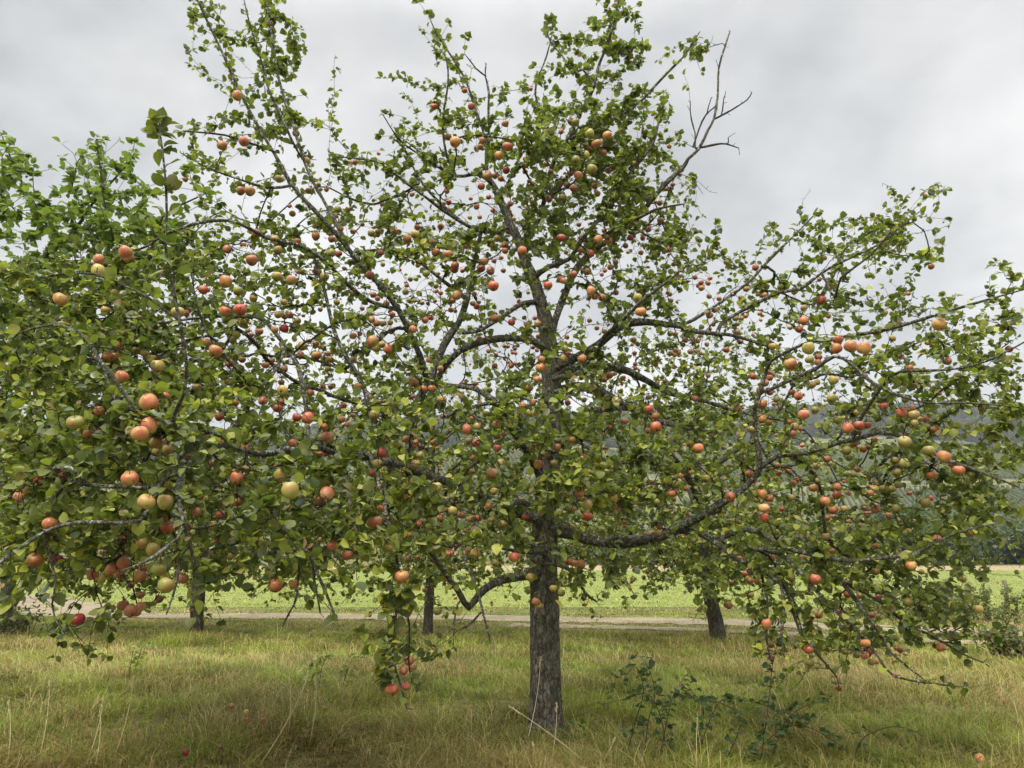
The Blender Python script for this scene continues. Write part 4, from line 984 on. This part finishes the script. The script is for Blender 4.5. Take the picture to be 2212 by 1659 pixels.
# fruit is not buried: few leaves grow right in front of an apple
lx, ly, lf = proj(pos + ax * .035)
A = np.array([(a[0], a[1], a[2], proj(a[4])[2][0]) for a in apples])
hide = np.zeros(len(pos), bool)
for X_, Y_, D_, f_ in A:
    near = (np.hypot(lx - X_, ly - Y_) < D_ * .5 + 12) & (lf < f_ + .02)
    hide |= near
keep = ~hide | (r.random(len(pos)) < .03)
hd = np.zeros(len(pos), bool)
for p_, d_, c_ in deep:
    X_, Y_, f_ = proj(p_); hd |= (np.hypot(lx - X_[0], ly - Y_[0]) < d_ * F2 / f_[0] * .5 + 5) & (lf < f_[0])
keep &= ~(hd & (r.random(len(pos)) < .55))
# the bare twigs at the upper right carry no leaves
bx = (lx > 1485) & (lx < 1640) & (ly < 335)
bx |= (lx > 1500) & (lx < 2250) & (ly < 440) & ~((lx > 1880) & (ly > 400))
keep &= ~(bx & ~((lx < 1530) & (ly < 160)))
# the lowest limb on the right, the upright stick and the limb from it stand clear of leaves
def seg_d(x, y, pl_):
    d = np.full(len(x), 1e9)
    for (a, b), (c, e) in zip(pl_[:-1], pl_[1:]):
        u = np.clip(((x - a) * (c - a) + (y - b) * (e - b)) / ((c - a) ** 2 + (e - b) ** 2), 0, 1)
        d = np.minimum(d, np.hypot(x - a - u * (c - a), y - b - u * (e - b)))
    return d
for pl_, w_ in (([(1250, 1168), (1370, 1173), (1474, 1137), (1577, 1072)], 24), ([(1637, 1010), (1637, 900)], 15), ([(1741, 976), (1807, 950), (1890, 932)], 15),
                ([(1184, 1130), (1176, 1320)], 26), ([(1170, 600), (1190, 860)], 15), ([(997, 753), (1057, 731), (1150, 736)], 14), ([(1671, 773), (1741, 733)], 10), ([(640, 520), (427, 480)], 8),
                ([(150, 1030), (187, 1046), (343, 1050), (383, 990), (433, 953), (493, 960), (640, 968)], 13), ([(383, 1060), (398, 1139), (410, 1180)], 12), ([(640, 1190), (677, 1225), (720, 1320)], 12),
                ([(665, 940), (655, 850), (620, 746), (560, 685)], 12), ([(205, 770), (300, 890)], 10), ([(924, 826), (997, 696), (1015, 640)], 13), ([(937, 1199), (1010, 1303), (1087, 1256)], 14), ([(363, 553), (400, 703), (400, 846)], 8),
                ([(840, 996), (904, 1026)], 14), ([(1500, 713), (1590, 726)], 9), ([(1370, 697), (1470, 703)], 12), ([(1250, 800), (1400, 823)], 10)):
    keep &= ~((seg_d(lx, ly, pl_) < w_) & (lf < 7.4) & (r.random(len(lx)) < (.78 if pl_[0][1] > 870 else .5)))
pos, ax = pos[keep], ax[keep]; lx, ly, lf = lx[keep], ly[keep], lf[keep]
print('leaves', len(pos))
# more yellowing in the low near part of the crown
low = np.clip((ly - 820) / 300, 0, 1) * np.clip((5.9 - lf) / 1.6, 0, 1) * .20 + .04
bag = Bag()
pt = vnoise(pos, .8, 301) * .6 + vnoise(pos, 2.0, 302) * .45      # shoots differ in age and colour
V_, Q_, T_, C_ = leaves(pos, ax, r, (.042, .088), .36, warm=np.clip(low + .05 * pt, 0, 1))
f_ = np.repeat(np.clip(pt, -1.6, 1.8), len(LT))[:, None]
C_ = C_ * (1.20 + .30 * f_ * np.array([1.15, 1.0, .8]))
bag.add(V_, Q_, T_, C_)
sp, sa = [], []                      # the young shoot nearest the camera carries the widest leaves
for k in np.where(g.lim[:g.n] == SHOOT + 1)[0]:
    sx_, sy_, _f = proj(g.p[k]); m_ = 5 if sy_[0] < 330 else 2 if sy_[0] < 420 else int(r.random() < .5)
    for _ in range(m_):
        d = norm(r.normal(size=(1, 3)))[0]; d[2] = d[2] * .4 + .15
        sp.append(g.p[k]); sa.append(d + g.dir[k] * .3)
bag.add(*leaves(np.array(sp), norm(np.array(sa)), r, (.075, .10), .33, warm=np.full(len(sp), .0)))
child('foliage', bag.mesh('foliage'), M_LEAF, main_root)

# ---- each apple its own thing
CN = {'r': 'red', 'p': 'pink red', 'o': 'orange red', 'b': 'brownish red', 'y': 'yellow', 'g': 'green', 'm': 'dark crimson'}
def colz(x):
    for lim, s in ((330, 'at the far left'), (700, 'at the left'), (1080, 'left of the trunk'), (1300, 'above the trunk'), (1620, 'right of the trunk'), (1900, 'at the right'), (9999, 'at the far right')):
        if x < lim: return s
def rowz(y):
    for lim, s in ((430, 'topmost crown'), (600, 'upper crown'), (780, 'upper middle crown'), (960, 'middle crown'), (1150, 'lower crown'), (9999, 'lowest branches')):
        if y < lim: return s
order = sorted(range(len(apples)), key=lambda i: -apples[i][2])
singles = order[:300 - 10]; rest = order[300 - 10:]
cells = {}
for i in singles:
    a = apples[i]; cells.setdefault((a[3], colz(a[0]), rowz(a[1])), []).append(i)
ORD = ['', 'second ', 'third ', 'fourth ', 'fifth ', 'sixth ', 'seventh ', 'eighth ', 'ninth ', 'tenth ', 'eleventh ', 'twelfth ']
label = {}
for (c, cz, rz), ids in cells.items():
    nm = CN[c]
    ids = sorted(ids, key=lambda i: apples[i][0])
    if len(ids) == 1: label[ids[0]] = f'only large {nm} apple in the {rz} {cz}'
    elif len(ids) == 2:
        a, b = ids
        if abs(apples[a][1] - apples[b][1]) > abs(apples[a][0] - apples[b][0]):
            if apples[a][1] > apples[b][1]: a, b = b, a
            label[a] = f'upper of two large {nm} apples in the {rz} {cz}'; label[b] = f'lower of two large {nm} apples in the {rz} {cz}'
        else:
            label[a] = f'left of two large {nm} apples in the {rz} {cz}'; label[b] = f'right of two large {nm} apples in the {rz} {cz}'
    else:
        h = (len(ids) + 1) // 2
        for k, i in enumerate(ids):
            s = f'{ORD[k]}leftmost' if k < h else f'{ORD[len(ids) - 1 - k]}rightmost'
            label[i] = f'{s} large {nm} apple in the {rz} {cz}'
amesh = {}
for c in M_APP:
    for s, (V, Q) in enumerate(SHAPES):
        me = mesh_np('apple', V, [Q]); me.materials.append(M_APP[c]); amesh[c, s] = me
V, Q = stem_geo(); stem_me = mesh_np('stem', V, [Q]); stem_me.materials.append(M_STEM)
V, Q, T = calyx_geo(); cal_me = mesh_np('calyx', V, [Q, T]); cal_me.materials.append(M_CALYX)
r = np.random.default_rng(21)
def put_apple(pt, dia, c, lab, group, tilt=None, parts=True):
    s = int(r.integers(0, 5))
    o = bpy.data.objects.new('apple', amesh[c, s]); COL.objects.link(o)
    o.location = pt
    t_ = abs(r.normal()) * .42 if tilt is None else tilt
    M = rotm(r.random() * 6.28, min(t_, 1.2) if tilt is None else t_, r.random() * 6.28)
    o.rotation_euler = M.to_euler(); k = dia * .99
    o.scale = (k, k, k)
    setp(o, lab, 'apple', group)
    if parts:
        for nm, me in (('stem', stem_me), ('calyx', cal_me)):
            q = bpy.data.objects.new(nm, me); COL.objects.link(q); q.parent = o
    return o
for i in singles:
    a = apples[i]; put_apple(a[4], a[5], a[3], label[i], 'apples hanging on the big apple tree', parts=a[2] > 16)

# ================================================================== OTHER APPLE TREES
extra_apples = []     # small far fruit
def orchard_tree(base, trunk_rows, limbs, targets, label, seed, leafmat, per_end, lsize, simple=True, warm=.05, bright=1.0, hang=True, pal=None, name='apple_tree', cat='apple tree', group='apple trees of the orchard', up=.9, bark=None, aspect=.42, sprinkle=.1):
    root = empty(name, tuple(base)); setp(root, label, cat, group)
    G_ = Grower(30000)
    q = G_.limb(trunk_rows, 0, root=True, closed_below=1.1)
    V, Q = tube(q[:, :3], q[:, 3], 18, rough=.07, seed=seed)
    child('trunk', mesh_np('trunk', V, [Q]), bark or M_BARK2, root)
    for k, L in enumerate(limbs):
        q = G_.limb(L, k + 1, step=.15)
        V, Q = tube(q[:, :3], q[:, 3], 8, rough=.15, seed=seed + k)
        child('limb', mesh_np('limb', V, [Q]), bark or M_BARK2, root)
    G_.grow(targets, seed=seed, step=.13, droop=.06)
    G_.radii(tip=.0024)
    child('twigs', G_.twig_mesh('twigs', spurs=False, kmax=5), M_TWIG, root)
    r = np.random.default_rng(seed + 5)
    pos, ax = leaf_spots(G_, r, per_end=per_end, sprinkle=sprinkle, along=4)
    sp, sa = [], []
    for k in range(1, G_.n):
        if 0 < G_.fix[k] < .02 and G_.lim[k] > 0 and r.random() < .8:
            for _ in range(r.integers(3, 9)):
                d = norm(r.normal(size=(1, 3)))[0]; d[2] = d[2] * .7 + .15
                sp.append(G_.p[k] + d * .01); sa.append(G_.dir[k] * .4 + d)
    if sp: pos = np.vstack([pos, sp]); ax = np.vstack([ax, norm(np.array(sa))])
    bag = Bag(); bag.add(*leaves(pos, ax, r, lsize, aspect, warm=np.full(len(pos), warm), simple=simple, bright=bright, pal=pal, up=up))
    child('foliage', bag.mesh('foliage'), leafmat, root)
    return root, G_
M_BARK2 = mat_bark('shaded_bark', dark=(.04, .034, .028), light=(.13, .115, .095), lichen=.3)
def row_tree(bx, by, topx, w, cr, h, seed, label, nt=900, droopy=.8, fy=0):
    b = G(bx, by); Yb = b[1] + fy; x0 = b[0] * (Yb / b[1])
    r = np.random.default_rng(seed)
    lean = (topx - bx) / F2 * Yb
    rows = [(x0, Yb, -.05, w * 1.25), (x0, Yb, .12, w * 1.05), (x0 + lean * .5, Yb, .8, w * .92), (x0 + lean, Yb, 1.5, w * .85), (x0 + lean * 1.1, Yb + .1, 2.3, w * .7), (x0 + lean, Yb, 3.3, w * .45), (x0 + lean * .9, Yb, h * .78, w * .2)]
    limbs = []
    for k in range(9):
        a = k * 2.4 + r.random(); z0 = 1.5 + .28 * k; R = cr * r.uniform(.6, .85) * (1 - .05 * k); e = r.uniform(.1, .9)
        c = np.array([x0 + lean, Yb]); d = np.array([math.cos(a), math.sin(a)])
        zz = [z0, z0 + .35 + e * .3, z0 + .5 + e * .7, z0 + .3 + e * 1.1]
        limbs.append([(*(c + d * R * s), z, w * f) for s, z, f in zip((.05, .35, .7, 1.0), zz, (.5, .38, .25, .12))])
    T = []
    while len(T) < nt:
        v = r.normal(size=3); v /= np.linalg.norm(v); s = r.random() ** .36
        z = 2.2 + v[2] * s * ((h - 2.2) if v[2] > 0 else 1.35)
        if z < .55: continue
        lump = 1 + .22 * math.sin(3 * math.atan2(v[1], v[0]) + seed) + .12 * math.sin(7 * v[2] + seed)
        T.append((x0 + lean + v[0] * s * cr * lump, Yb + v[1] * s * cr * .85 * lump, z))
    # tall shoots above the dome
    for _ in range(26):
        a = r.random() * 6.28; q = r.random() ** .5 * cr * .7
        T.append((x0 + lean + math.cos(a) * q, Yb + math.sin(a) * q, h * (1 - (q / cr) ** 2 * .35) + r.uniform(.0, .6)))
    # hanging twig ends below the dome
    for _ in range(70):
        a = r.random() * 6.28; q = r.uniform(.45, 1.0) * cr
        T.append((x0 + lean + math.cos(a) * q, Yb + math.sin(a) * q * .85, r.uniform(.65, 1.3)))
    T = np.array(T)
    root, G_ = orchard_tree((x0, Yb, 0), rows, limbs, T, label, seed, M_LEAF, 12, (.075, .115), bright=1.4)
    for t_ in T[r.random(len(T)) < .21]:
        extra_apples.append((t_ - [0, 0, .06], r.uniform(.055, .07), 'rpoopbyg'[r.integers(0, 8)]))
row_tree(5, 1368, 3, .14, 2.9, 4.9, 101, 'apple tree behind, with its dark trunk cut by the left edge of the photo', nt=800)
row_tree(423, 1366, 421, .135, 3.1, 5.0, 102, 'apple tree behind whose short dark trunk stands on the grass left of the middle', nt=1100)
row_tree(924, 1372, 928, .095, 3.3, 5.9, 103, 'apple tree behind with a thin dark trunk just left of the big trunk', nt=1300)
row_tree(1552, 1388, 1528, .135, 3.1, 5.7, 104, 'apple tree behind, right of the big trunk, its trunk leaning to the left', nt=1350)

# lush tree without fruit at the left edge; its trunk stands outside the picture
LUSH = """
513210
738643
888874
798875
888653
888742
887531
887530
886420
775310
664200
553100
"""
bag = Bag()
r = np.random.default_rng(31); T = []
for j, row in enumerate(LUSH.split()):
    for i, ch in enumerate(row):
        k = -math.log(1 - min(int(ch), 9) / 9.6)
        for _ in range(r.poisson(10.5 * k)):
            T.append(P((i + r.random()) * 79, 285 + (j + r.random()) * 79, 6.2 + r.random() * 2.0))
bx_ = -6.6; by_ = 8.0
tr_rows = [(bx_, by_, -.05, .20), (bx_, by_, .15, .16), (bx_ + .05, by_, 1.3, .14), (bx_, by_, 2.2, .12), (bx_ + .1, by_, 3.2, .08), (bx_ + .2, by_, 4.3, .04)]
def pl(rows): return px_limb(rows)
lush_limbs = [np.vstack([[(bx_, by_, 1.6, .07)], pl([(0, 850, 7.6, 9), (110, 740, 7.2, 7), (200, 640, 7.0, 5), (235, 540, 6.9, 4), (225, 430, 6.9, 3), (208, 300, 6.9, 1.6)])]),
    np.vstack([[(bx_, by_, 2.3, .06)], pl([(0, 640, 7.4, 7), (120, 540, 7.2, 5), (90, 470, 7.1, 3.5), (40, 380, 7.1, 2.5), (5, 295, 7.1, 1.5)])]),
    np.vstack([[(bx_, by_, 1.7, .06)], pl([(60, 800, 7.4, 7), (230, 700, 6.9, 5), (320, 560, 6.8, 4), (350, 470, 6.8, 3), (440, 420, 6.8, 1.5)])]),
    np.vstack([[(bx_, by_, 2.2, .06)], pl([(60, 600, 7.3, 6), (160, 500, 7.1, 4), (200, 440, 7.1, 3), (280, 350, 7.0, 1.6)])]),
    np.vstack([[(bx_, by_, 1.3, .06)], pl([(0, 1050, 7.4, 7), (120, 1060, 6.9, 5), (240, 1090, 6.7, 3)])])]
# crown part outside the picture, so that the tree is whole
for _ in range(260):
    T.append((r.uniform(-9.2, -5.0), r.uniform(6.2, 9.8), r.uniform(1.9, 4.7)))
LP = np.array([(.095, .140, .024), (.120, .170, .030), (.150, .195, .038), (.08, .115, .025), (.19, .225, .05)])
orchard_tree((bx_, by_, 0), tr_rows, lush_limbs, np.array(T), 'lush bright green fruitless tree reaching in from the left edge', 105, M_LEAF2, 10.5, (.075, .11), simple=False, pal=LP, group='apple trees of the orchard', aspect=.31, up=1.2)

# ---- fruit too small or too far to stand singly
bag = {c: Bag() for c in M_APP}
cols_ = list(M_APP)
sm = bpy.data.meshes.new('small_apples')
r = np.random.default_rng(41)
Vs, Qs, mi, nv = [], [], [], 0
small = deep + [(apples[i][4], apples[i][5], apples[i][3]) for i in rest] + extra_apples
v_small = [apple_mesh('s', 7 + k, .95, 10, 7) for k in range(3)]
for (pt, dia, c) in small:
    V, Q = v_small[r.integers(0, 3)]
    M = np.array(rotm(r.random() * 6.28, abs(r.normal()) * .45, r.random() * 6.28))
    Vs.append((V @ M.T * dia + pt) / .07); Qs.append(Q + nv); mi.append(np.full(len(Q), cols_.index(c))); nv += len(V)
sm = mesh_np('small_apples', np.concatenate(Vs), [np.concatenate(Qs)])
for c in cols_:
    # object coordinates span metres here, so the pattern is set per fruit size in the same materials
    sm.materials.append(M_APP[c])
sm.polygons.foreach_set('material_index', np.concatenate(mi).astype(np.int32)); sm.update()
so = link('small_apples', sm); so.scale = (.07, .07, .07)
setp(so, 'the many small and far red, orange and green apples scattered through the crowns', 'apples', None, 'stuff')

# ================================================================== FALLEN APPLES
r = np.random.default_rng(51)
for (x, y, d, c, lab) in [
    (531, 1555, 9, 'y', 'pale bitten fallen apple in the grass, topmost of the fallen ones at lower left'),
    (533, 1572, 15, 'r', 'red fallen apple in the shaded grass below the pale bitten one'),
    (567, 1572, 15, 'r', 'red fallen apple right of the other red one in the shaded grass'),
    (498, 1540, 9, 'p', 'dull pink fallen apple half sunk in the grass, leftmost of the fallen fruit'),
    (698, 1546, 10, 'p', 'pink fallen apple in the grass right of the long leaning stalk'),
    (475, 1630, 13, 'b', 'brownish fallen apple low at the bottom of the shaded grass'),
    (400, 1643, 12, 'm', 'dark crimson fallen apple at the bottom edge of the shaded grass'),
    (2118, 1654, 20, 'o', 'orange fallen apple at the bottom right, cut by the edge of the photo'),
    (2163, 1520, 9, 'p', 'upper of two pink fallen apples in the pale grass at the right'),
    (2170, 1530, 8, 'p', 'lower of two pink fallen apples in the pale grass at the right')]:
    gp = G(x, y + d * .3); f_ = proj(gp)[2][0]; dia = max(.055, d * f_ / F2)
    up_ = .10 if d < 19 else .06
    put_apple(P(x, y, gp[1] - .12) * [1, 1, 0] + [0, 0, .10], dia, c, lab, 'fallen apples in the grass', tilt=1.3, parts=True)

# ================================================================== BRAMBLES AND WEEDS
def bramble(stems, label, seed, leafscale=1.0, name='bramble', cat='bramble', group='brambles in the grass', pal=None, lf=.62):
    s0 = P(*stems[0][0][:3]); root = empty(name, (s0[0], s0[1], 0)); setp(root, label, cat, group)
    r = np.random.default_rng(seed)
    bg_ = Bag(); pos, ax = [], []
    for st in stems:
        a = np.array(st, float); p = P(a[:, 0], a[:, 1], a[:, 2]); p[0, 2] = min(p[0, 2], .0)
        q = resample(np.hstack([p, np.linspace(.0045, .0016, len(p))[:, None]]), .035)
        V, Q = tube(q[:, :3], q[:, 3], 6); bg_.add(V, Q)
        for j in range(2, len(q)):
            for _ in range(2):                      # thorns
                if r.random() < .35:
                    d = norm(r.normal(size=(1, 3)))[0] * .008
                    V, Q = tube(np.array([q[j, :3], q[j, :3] + d]), [.0014, .0003], 3); bg_.add(V, Q)
            if r.random() < lf:
                d = norm(r.normal(size=(1, 3)))[0]; d[2] = abs(d[2]) * .4 + .1
                tip = q[j, :3] + d * .045
                V, Q = tube(np.array([q[j, :3], tip]), [.0013, .001], 3); bg_.add(V, Q)
                sd = norm(np.cross(d, [0, 0, 1])[None])[0]
                for k, dd in enumerate((d, d * .5 + sd, d * .5 - sd)):
                    pos.append(tip); ax.append(dd)
    child('stems', bg_.mesh('stems'), M_CANE, root)
    b2 = Bag(); PL = np.array([(.038, .072, .022), (.050, .092, .028), (.065, .115, .032), (.045, .08, .03)]) if pal is None else pal
    b2.add(*leaves(np.array(pos), np.array(ax), r, (.042 * leafscale, .070 * leafscale), .44, pal=PL, up=1.2))
    child('leaves', b2.mesh('leaves'), M_LEAF, root)
M_CANE = mat_plain('bramble_cane', (.055, .035, .03), (.10, .05, .035), 25)
bramble([[(1350, 1640, 6.5), (1372, 1560, 6.5), (1390, 1490, 6.55), (1370, 1440, 6.6), (1335, 1490, 6.6)],
         [(1390, 1655, 6.4), (1400, 1560, 6.45), (1415, 1500, 6.5), (1400, 1440, 6.6), (1385, 1420, 6.6)],
         [(1440, 1655, 6.4), (1430, 1560, 6.4), (1400, 1500, 6.45), (1350, 1510, 6.5), (1310, 1520, 6.5)],
         [(1420, 1600, 6.4), (1440, 1560, 6.4), (1455, 1500, 6.45), (1480, 1460, 6.5)]],
        'dark green bramble left of the arching cane, just right of the big trunk', 1, lf=.75)
bramble([[(1495, 1575, 6.6), (1520, 1535, 6.6), (1500, 1500, 6.6), (1480, 1475, 6.6)],
         [(1500, 1640, 6.4), (1540, 1540, 6.4), (1570, 1510, 6.45), (1640, 1520, 6.5), (1700, 1540, 6.5), (1760, 1560, 6.5)],
         [(1560, 1650, 6.3), (1600, 1560, 6.35), (1560, 1520, 6.4), (1500, 1510, 6.45), (1470, 1500, 6.5)],
         [(1640, 1650, 6.3), (1655, 1560, 6.35), (1662, 1500, 6.5), (1670, 1430, 6.6), (1685, 1380, 6.7)],
         [(1660, 1650, 6.3), (1690, 1570, 6.3), (1730, 1530, 6.35), (1790, 1510, 6.4)],
         [(1600, 1655, 6.25), (1680, 1580, 6.3), (1740, 1570, 6.3), (1800, 1600, 6.3), (1830, 1625, 6.3)]],
        'wide dark green bramble patch with many thin canes right of the big trunk', 2, lf=.8)
bramble([[(1835, 1622, 6.3), (1860, 1600, 6.3), (1895, 1578, 6.35), (1930, 1570, 6.4), (1965, 1575, 6.4), (1995, 1592, 6.4)]],
        'single bramble cane arching over the grass to the right with leaves at its tip', 3, lf=.45)
WP = np.array([(.06, .11, .025), (.08, .14, .03), (.05, .09, .02)])
bramble([[(1205, 1640, 7.0), (1222, 1590, 7.0), (1240, 1565, 7.0)], [(1215, 1640, 6.95), (1240, 1600, 6.95), (1262, 1590, 6.95)], [(1190, 1640, 6.9), (1200, 1610, 6.9), (1215, 1580, 6.9)]],
        'small leafy weed at the right foot of the big trunk', 4, 1.0, 'weed', 'weed', 'weeds in the grass', WP, .9)
bramble([[(1540, 1395, 16.6), (1535, 1370, 16.6), (1542, 1330, 16.6)], [(1565, 1395, 16.6), (1568, 1375, 16.6), (1560, 1350, 16.6)]],
        'leafy suckers at the foot of the leaning trunk behind', 5, 1.5, 'weed', 'weed', 'weeds in the grass', WP, .9)
WY = np.array([(.22, .30, .05), (.28, .36, .06)])
bramble([[(282, 1420, 10.3), (288, 1405, 10.3), (300, 1397, 10.3)], [(290, 1420, 10.3), (305, 1402, 10.3), (312, 1398, 10.3)]],
        'small yellow green herb in the grass below the crimson apple', 6, 1.1, 'weed', 'weed', 'weeds in the grass', WY, .9)
bramble([[(670, 1440, 9.8), (690, 1425, 9.8), (712, 1418, 9.8)], [(690, 1445, 9.7), (700, 1428, 9.7), (726, 1424, 9.7)], [(740, 1440, 9.7), (760, 1425, 9.7), (790, 1420, 9.7)]],
        'yellow green herb patch in the grass left of the hanging branch', 7, 1.1, 'weed', 'weed', 'weeds in the grass', WY, .9)

# rough bushes where the track leaves at the right
def bush(x, y, w, h, seed, label, pal, n=2600, lsz=(.05, .09)):
    b = G(x, y); r = np.random.default_rng(seed)
    root = empty('bush', tuple(b)); setp(root, label, 'bush', 'wild bushes along the track')
    bg_ = Bag(); pos, ax = [], []
    for k in range(34):
        a = r.random() * 6.28; e = r.uniform(.1, 1.0); L = h * r.uniform(.6, 1.15)
        p0 = b + [r.normal() * w * .2, r.normal() * w * .2, 0]
        d = np.array([math.cos(a) * w * .5 * e, math.sin(a) * w * .5 * e, 0])
        q = np.linspace(0, 1, 9)[:, None]
        pts = p0 + d * q ** 1.4 + np.array([0, 0, L]) * (q - .25 * e * q * q)
        V, Q = tube(pts, np.linspace(.009, .002, 9), 4); bg_.add(V, Q)
        m_ = n // 34; u = r.random(m_) ** .7 * 8; i0 = np.minimum(u.astype(int), 7); fr_ = (u - i0)[:, None]
        pos.append(pts[i0] * (1 - fr_) + pts[i0 + 1] * fr_ + r.normal(size=(m_, 3)) * .045); ax.append(r.normal(size=(m_, 3)))
    child('stems', bg_.mesh('stems'), M_TWIG, root)
    b2 = Bag(); b2.add(*leaves(np.concatenate(pos), norm(np.concatenate(ax)), r, lsz, .4, simple=True, pal=pal))
    child('leaves', b2.mesh('leaves'), M_LEAF, root)
BP = np.array([(.10, .14, .04), (.14, .18, .05), (.17, .17, .07), (.24, .20, .10)])
bush(2200, 1425, 1.0, .5, 61, 'tangled bush at the right edge beside the near rut of the track', BP, 1500)
bush(2095, 1340, 2.6, .8, 63, 'long rough hedge bush beyond the track at the right', BP, 4200)
bush(1950, 1335, 2.4, .6, 64, 'low rough bush beyond the track behind the right hanging branches', BP, 3000)
bush(30, 1372, .9, .55, 66, 'small dark bush at the left edge by the tree trunk', BP * .4, 500)

# field fence: weathered posts with two wires
def fence_post(x, ytop, Y, label):
    p = P(x, ytop, Y); h = p[2]
    bg_ = Bag(); q = np.array([(0, 0, -.05), (.005, 0, h * .5), (.01, 0, h * .93), (.01, 0, h)])
    V, Q = tube(q, [.055, .052, .05, .03], 8, rough=.1, seed=int(x)); bg_.add(V, Q)
    n = len(V); bg_.add(np.array([(.01, 0, h)]), T=np.array([[n - 8 + k - n, n - 8 + (k + 1) % 8 - n, 0] for k in range(8)]))
    o = link('fence_post', bg_.mesh('fence_post'), M_POST); o.location = (p[0], Y, 0)
    setp(o, label, 'fence post', 'weathered posts of the field fence'); return o, np.array([p[0], Y, h])
M_POST = mat_plain('weathered_wood', (.20, .17, .13), (.12, .10, .08), 12)
posts = []
for x, yt, Y, lab in [(2170, 1252, 27, 'nearest weathered fence post standing in the field at the right, beside the track bushes'), (2262, 1240, 25, 'fence post just outside the right edge'),
                      (2000, 1238, 44, 'far weathered fence post left of the nearest one at the right'), (1700, 1222, 58, 'thin far fence post seen under the leaves right of the leaning trunk'),
                      (1380, 1220, 62, 'thin far fence post in the field right of the big trunk')]:
    if x > 2212: continue
    posts.append(fence_post(x, yt, Y, lab)[1])
bg_ = Bag()
for a, b in zip(posts[:-1], posts[1:]):
    for hz in (.88, .5):
        A_ = a * [1, 1, hz]; B_ = b * [1, 1, hz]; q = np.linspace(0, 1, 12)[:, None]
        pts = A_ + (B_ - A_) * q - np.array([0, 0, .06]) * np.sin(q * 3.1416)
        V, Q = tube(pts, np.full(12, .004), 4); bg_.add(V, Q)
o = link('fence_wire', bg_.mesh('fence_wire'), mat_plain('wire', (.30, .29, .27), (.22, .21, .2), 9, .5))
setp(o, 'thin wire strung between the weathered posts across the bright field', 'wire')

# trees along the far edge of the field
def far_tree(x, y0, Y, w, h, seed, label):
    r = np.random.default_rng(seed); b = P(x, y0, Y); b[2] = 0
    root = empty('field_tree', tuple(b)); setp(root, label, 'tree', 'trees along the far edge of the field')
    V, Q = tube(np.array([b + [0, 0, -.1], b + [.1, 0, h * .3], b + [0, 0, h * .75]]), [.3, .22, .06], 8, .08, seed)
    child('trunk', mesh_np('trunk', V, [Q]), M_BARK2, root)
    n = int(2600 * w * h / 60)
    v = norm(r.normal(size=(n, 3))); s = r.random(n) ** .4
    lump = 1 + .25 * vnoise(v, .9, seed)
    pos = b + [0, 0, h * .52] + v * (s * lump)[:, None] * np.array([w / 2, w / 2, h * .5]); pos[:, 2] = np.maximum(pos[:, 2], .2)
    b2 = Bag(); PL = np.array([(.035, .065, .025), (.05, .085, .03), (.065, .10, .035)])
    b2.add(*leaves(pos, norm(v + r.normal(size=v.shape) * .6), r, (.35, .65), .5, simple=True, pal=PL * r.uniform(.8, 1.25)))
    child('crown', b2.mesh('crown'), M_LEAF, root)
r = np.random.default_rng(71)
wh = ['first', 'second', 'third', 'fourth', 'fifth', 'sixth', 'seventh', 'eighth', 'ninth', 'tenth', 'eleventh', 'twelfth', 'thirteenth', 'fourteenth']
fx = [2290, 2195, 2110, 2035, 1960, 1870, 1780, 1690, 1600, 1500, 1400, 1280]
fx = list(fx)
for k, x in enumerate(fx):
    if x > 2230: lab = 'dark round tree at the far edge of the field, cut by the right picture edge'
    else: lab = f'{wh[k]} tree from the right in the dark row at the far field edge'
    far_tree(x, 1225, 92 + r.uniform(-3, 12), r.uniform(6, 9), r.uniform(4.6, 7.6) if x > 1900 else r.uniform(3.5, 5), 200 + k, lab)

# ================================================================== AIR
bm = bmesh.new(); bmesh.ops.create_cube(bm, size=1.0)
for v in bm.verts:
    v.co = Vector((v.co.x * 2520, 500 + v.co.y * 1520, 105 + v.co.z * 212))
me = bpy.data.meshes.new('haze'); bm.to_mesh(me); bm.free()
m, t = material('haze_air')
pv = t.add('ShaderNodeVolumePrincipled', {'Color': (.86, .90, .95, 1), 'Density': .00034, 'Anisotropy': .2})
t.add('ShaderNodeOutputMaterial', {'Volume': pv.outputs[0]})
link('haze', me, m)['kind'] = 'stuff'
